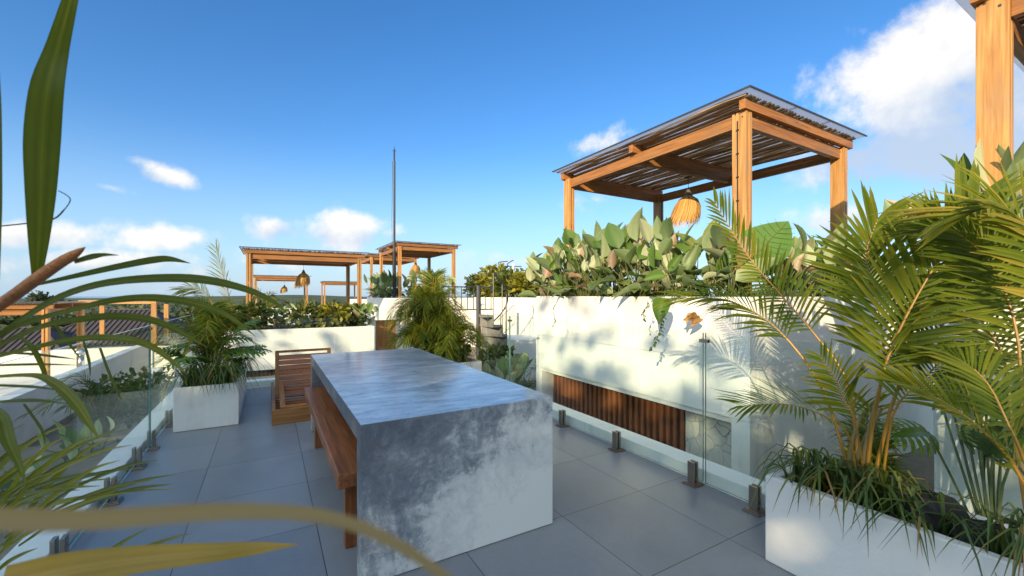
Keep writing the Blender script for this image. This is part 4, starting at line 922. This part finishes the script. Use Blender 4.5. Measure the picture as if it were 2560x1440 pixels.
# lower garden between our glass and the stair
for k, (x, y, m, lab) in enumerate(((3.75, 6.6, 'b', 'pale large-leaved plant low behind the glass post'), (3.45, 6.1, 'b', 'light green large-leaved plant close behind the table end of the glass'), (4.35, 6.2, 'y', 'yellow-green bush low behind the glass, against the tall planter'))):
    if m == 'b':
        lv, st = ray_clump((x, y, 0), 30, .3, .75, .3, .3, (.24, .36), (.42, .55), (0, 0), rg, .8, .5, .03); plant('broadleaf_plant', lab, 'plant', (x, y, -.62), [('foliage', lv, M['broad'], True), ('stalks', st, M['stem'], True)])
    else: areca(lab, (x, y, -.62), 14, 1.0, .5, .28, .02, 70, nl=16)
pt = thing('plant_pot', 'round dark grey pot with a fern beside the spiral stair', 'pot', (4.15, 7.7, -.62)); b = MB(); b.lathe([(.25, .0), (.36, .25), (.38, .52), (.33, .52), (.32, .44)], 20); b.build('pot', M['greypot'], pt, smooth=True)
b = MB(); leaves(b, (0, 0, .0), (.4, .4, .3), 300, .15, rg, 0, (0, 1), .3, .35); tag(b.build('fern', M['shrub'], None, (4.15, 7.7, .05)), 'green fern in the round dark grey pot', 'fern')

# garden beyond the left glass
areca('bushy fern-like palm in the garden bed beyond the left glass', (-1.75, 6.9, -.5), 22, .95, .75, .24, .016, 80, 'palmdark', nl=22)
b = MB(); leaves(b, (0, 0, .3), (.5, .9, .35), 900, .09, rg, 0, (0, .7), .3, .35)
tag(b.build('shrub', M['shrub'], None, (-1.65, 7.9, -.35)), 'brownish twiggy shrub beyond the left glass, behind the fern-like palm', 'shrub')
for k, (x, y, lab) in enumerate(((-1.55, 5.6, 'small plant with pale leaves on the bank beyond the glass, far end'), (-1.75, 4.9, 'small plant with pale leaves on the bank beyond the glass, near end'))):
    lv, st = ray_clump((x, y, 0), 14, .05, .22, .3, .3, (.14, .22), (.45, .6), (0, 0), rg, .7, .5, .02); plant('broadleaf_plant', lab, 'plant', (x, y, -.18), [('foliage', lv, M['broad'], True), ('stalks', st, M['stem'], True)])
strap('silvery grass tuft on the bank beyond the left glass', [(-1.55, 4.2, -.3), (-1.5, 4.35, -.3)], .42, .008, 90, 90, (0, 0), (-1.55, 4.25, -.3), 'tuft')
strap('dark low grass below the left glass near the fronds', [(-1.3, 3.2+.25*i, -.55) for i in range(7)], .40, .010, 44, 91, (0, 0), (-1.3, 3.8, -.6))

# ------------------------------------------------------------------ the palm beside the photographer
NP = thing('near_palm', 'palm close to the lens with long arching leaflets and a red-brown stalk', 'palm', (-.62, .55, .40)); nb = Vector((-.62, .55, .40))
LEFTC = Vector((-.25, -.55, .8))
def nfrond(stalk, lvs, m='near', mr='rachisred', nm='frond'):
    b = MB()
    if stalk: b.tube([q-nb for q in spline([P(*s[:3]) for s in stalk], 14)], list(np.interp(np.linspace(0, 1, 14), np.linspace(0, 1, len(stalk)), [s[3] for s in stalk])), 8, 1)
    for (pts, ws, a) in lvs:
        q = [P(*p)-nb for p in pts]; z = sum(p[2] for p in pts)/len(pts)
        mid = P(*pts[len(pts)//2]); nrm = (Vector((0, 0, EYE))-mid).normalized()+Vector((0, 0, .35))
        blade(b, q, [w/F*z for w in ws], nrm, 0, a, .12, 30)
    return b.build(nm, [M[m], M[mr]], NP, smooth=True)
nfrond([(-160, 860, .52, .007), (0, 762, .47, .0060), (90, 698, .45, .0062), (150, 657, .44, .0054), (178, 641, .437, .0050), (198, 628, .434, .0030), (213, 618, .43, .0004)], [
    ([(92, 695, .45), (97, 600, .44), (102, 480, .43), (106, 350, .42), (118, 225, .41), (143, 125, .41), (176, 0, .40), (200, -90, .40)], [18, 38, 55, 65, 58, 40, 25, 18], .3),
    ([(185, 655, .44), (230, 642, .45), (262, 637, .46), (297, 638, .47)], [10, 15, 9, 1], .1),
    ([(90, 712, .46), (190, 690, .5), (290, 668, .54), (380, 651, .58), (425, 648, .6), (476, 658, .62)], [6, 12, 16, 20, 17, 1], .15),
    ([(-60, 880, .5), (60, 795, .52), (160, 738, .55), (270, 707, .58), (400, 696, .62), (510, 700, .66), (610, 722, .7), (680, 752, .73), (722, 788, .75)], [8, 11, 14, 17, 22, 24, 20, 13, 1], .25),
    ([(-80, 900, .5), (40, 817, .52), (200, 770, .56), (300, 749, .6), (400, 746, .64), (500, 762, .68), (575, 793, .71), (640, 842, .74)], [8, 10, 12, 17, 21, 22, 15, 1], .4),
    ([(-60, 890, .5), (100, 818, .53), (200, 799, .56), (290, 791, .6), (370, 799, .63), (440, 824, .66), (520, 870, .7)], [8, 12, 16, 20, 20, 16, 1], .3),
    ([(-60, 905, .5), (80, 870, .52), (175, 850, .55), (260, 844, .58), (340, 853, .6), (400, 880, .63), (470, 938, .66)], [8, 10, 13, 17, 19, 16, 1], .5)])
nfrond([(-260, 1150, .6, .009), (-120, 1000, .56, .008), (-40, 930, .54, .006), (0, 850, .52, .003)], [
    ([(45, 838, .5), (78, 866, .5), (98, 900, .51), (112, 935, .52), (118, 962, .52)], [6, 11, 11, 9, 1], .4),
    ([(-50, 945, .5), (58, 938, .5), (109, 944, .5), (155, 973, .5), (195, 1016, .5), (222, 1058, .5), (248, 1098, .5)], [8, 10, 16, 24, 24, 14, 1], .45),
    ([(-60, 1000, .48), (0, 1040, .47), (20, 1100, .46), (45, 1155, .46), (66, 1210, .46)], [10, 26, 26, 14, 1], .3),
    ([(-50, 962, .55), (78, 967, .55), (150, 976, .55)], [6, 8, 1], .1), ([(-50, 1008, .55), (78, 1001, .55), (170, 1009, .55)], [6, 10, 1], .1),
    ([(-50, 915, .55), (90, 911, .55), (200, 913, .55)], [6, 7, 1], .1), ([(-50, 880, .55), (75, 885, .55), (140, 892, .56), (190, 898, .57)], [5, 7, 6, 1], .1),
    ])
for q in (([(60, 1010, .6), (105, 1075, .6), (112, 1110, .6)], [5, 6, 1], .1),
    ([(250, 870, .9), (272, 930, .9), (296, 985, .9), (305, 1000, .9)], [5, 6, 4, 1], .1), ([(205, 840, .7), (222, 900, .7), (226, 940, .7)], [4, 6, 1], .1), ([(130, 800, .7), (165, 850, .72), (205, 900, .75)], [4, 7, 1], .1)): nfrond([], [q], nm='leaflet')
nfrond([], [([(-24, 700, .42), (-22, 500, .42), (-20, 250, .42), (-28, 0, .42)], [30, 36, 30, 18], .1)], nm='leaflet')
lw = []; rg = random.Random(77)
for (tx, ty) in ((330, 1070), (330, 1112), (250, 1085), (200, 1120), (180, 1060), (300, 1150), (270, 1180), (395, 1150), (440, 1186), (430, 1210), (440, 1222), (350, 1170), (120, 1130), (90, 1100), (140, 1180), (60, 1060), (160, 1095), (225, 1140), (300, 1195), (250, 1215), (200, 1225), (380, 1200), (330, 1230), (290, 1090), (110, 1190), (150, 1240)):
    z = rg.uniform(.6, .85); bx, by = -120+rg.uniform(-60, 60)+tx*.25, 1330+rg.uniform(-40, 60)
    lw.append(([(bx, by, z), (bx+(tx-bx)*.4, by+(ty-by)*.5-15, z), (bx+(tx-bx)*.75, by+(ty-by)*.85-8, z), (tx, ty, z)], [5, rg.uniform(6, 14), rg.uniform(5, 11), 1], rg.uniform(.1, .9)))
for q in lw: nfrond([], [q], nm='leaflet')
lw = []
for (bx, by, tx, ty) in ((200, 1440, 370, 1320), (150, 1460, 250, 1370), (260, 1420, 480, 1332), (250, 1430, 420, 1350), (-20, 1440, 95, 1370)):
    lw.append(([(bx, by, .7), ((bx*2+tx)/3, (by*2+ty)/3-10, .7), ((bx+tx*2)/3, (by+ty*2)/3-8, .7), (tx, ty, .7)], [6, 11, 9, 1], .5))
for q in lw: nfrond([], [q], nm='leaflet')
nfrond([], [([(-80, 1298, .075), (120, 1303, .075), (300, 1297, .075), (480, 1284, .075), (640, 1280, .075), (780, 1288, .075), (900, 1318, .075), (1020, 1378, .075), (1120, 1450, .075), (1160, 1490, .075)], [56, 54, 50, 44, 38, 34, 30, 26, 24, 22], .3)], 'tan', nm='leaflet')
nfrond([], [([(0, 1470, .24), (150, 1432, .24), (330, 1403, .25), (500, 1386, .25), (640, 1372, .26), (700, 1366, .26), (745, 1361, .26)], [90, 84, 66, 48, 30, 14, 2], .4)], 'ochre', nm='leaflet')
b = MB(); b.tube([q-nb for q in spline([P(-30, 568, .5), P(60, 559, .48), P(130, 549, .45), P(160, 525, .45), P(176, 500, .45), P(165, 487, .45), P(146, 477, .45)], 24)], [.0008]*12+[.0005]*12, 5); b.build('tendril', M['cord'], NP)

# ------------------------------------------------------------------ trees
def tree(label, loc, h, cr, ch, n, size, seed, m='wood_far', group=None, lobes=7, name='tree'):
    rg = random.Random(seed); o = thing(name, label, 'tree', loc, group); b = MB(); s = MB()
    s.tube(spline([(0, 0, 0), (rg.uniform(-.2, .2), rg.uniform(-.2, .2), h*.35), (rg.uniform(-.3, .3), rg.uniform(-.3, .3), h*.7)], 6), list(np.linspace(h*.03, h*.012, 6)), 8)
    for i in range(lobes):
        a = i*2.4+rg.uniform(-.5, .5); r = cr*rg.uniform(.25, .7); c = (r*math.cos(a), r*math.sin(a), h-ch+ch*rg.uniform(.25, .85)); q = rg.uniform(.3, .5)
        s.tube(spline([(0, 0, h*.35), (c[0]*.5, c[1]*.5, (h*.4+c[2])/2), c], 5), list(np.linspace(h*.012, h*.004, 5)), 5)
        leaves(b, c, (cr*q, cr*q, min(ch*q*.75, cr*q*1.3)), n//lobes, size, rg, 0, (0, 1), .25, .45)
    b.build('crown', M[m], o); s.build('trunk', M['bark'], o); return o
# the trees behind the photographer whose crowns shade the terrace
SD = SUN_DIR.normalized(); PD = Vector((-SD.y, SD.x))
TG = 'garden trees on the sunny side of the terrace'
rows_ = ((-4.0, 15.0, 7.2, 'first'), (-1.2, 14.0, 6.9, 'second'), (1.8, 15.5, 7.9, 'third'), (4.8, 15.0, 7.6, 'fourth'), (7.9, 15.5, 7.5, 'fifth'), (10.8, 15.0, 7.7, 'sixth'), (-7.2, 16, 8.2, 'seventh'), (-2.6, 19.0, 7.9, 'eighth'), (.4, 19.5, 8.2, 'ninth'), (3.4, 19.0, 8.0, 'tenth'))
for i, (pp, dist, top, nth) in enumerate(rows_):
    c = SD*dist-PD*pp
    tree(nth+' garden tree of the sunny side, counted along the two rows', (c.x, c.y, -6.0), 6.0+top, 2.6, 7.0, 1450 if nth in ('first', 'second', 'eighth') else 1900, .27, 200+i, 'shrub', TG, 34)
# trees that show over the roofs
for i, (px, py, Z, h, cr, lab) in enumerate(((110, 735, 120, 9, 5, 'bare-topped tree on the horizon behind the red stalk'), (60, 790, 60, 6, 3.5, 'round tree over the low roofs at the far edge behind the fronds'), (150, 800, 50, 5, 3.5, 'leafy tree left of the dark tiled roof'), (500, 775, 45, 5, 3, 'tree between the dark tiled roof and the tall pale frond'), (2290, 660, 32, 8.5, 3.6, 'dark tree over the pale house behind the yellow-stalked palm'), (2400, 690, 36, 8, 4, 'dark tree seen through the dense palm fronds'), (2210, 690, 40, 8, 4, 'tree glimpsed left of the dark tree behind the palm'), (1225, 705, 45, 7, 3, 'tree on the skyline behind the tall yellow-green shrub'))):
    p = P(px, py, Z); tree(lab, (p.x, p.y, p.z-h), h, cr, h*.6, 1500, cr*.16, 300+i)
fw = MB(); rg = random.Random(99)
for i in range(900):
    a = math.radians(rg.uniform(-25, 84)); d = 60*math.exp(rg.random()*2.0); s = rg.uniform(1.2, 2.9); c = (d*math.sin(a), d*math.cos(a), -6+s*.6)
    leaves(fw, c, (s, s, s*.8), 26, s*.6, rg, 0, (0, 1), .5, .5)
tag(fw.build('far_woods', M['wood_far']), 'far woods spreading to the horizon', 'woods', None, 'stuff')
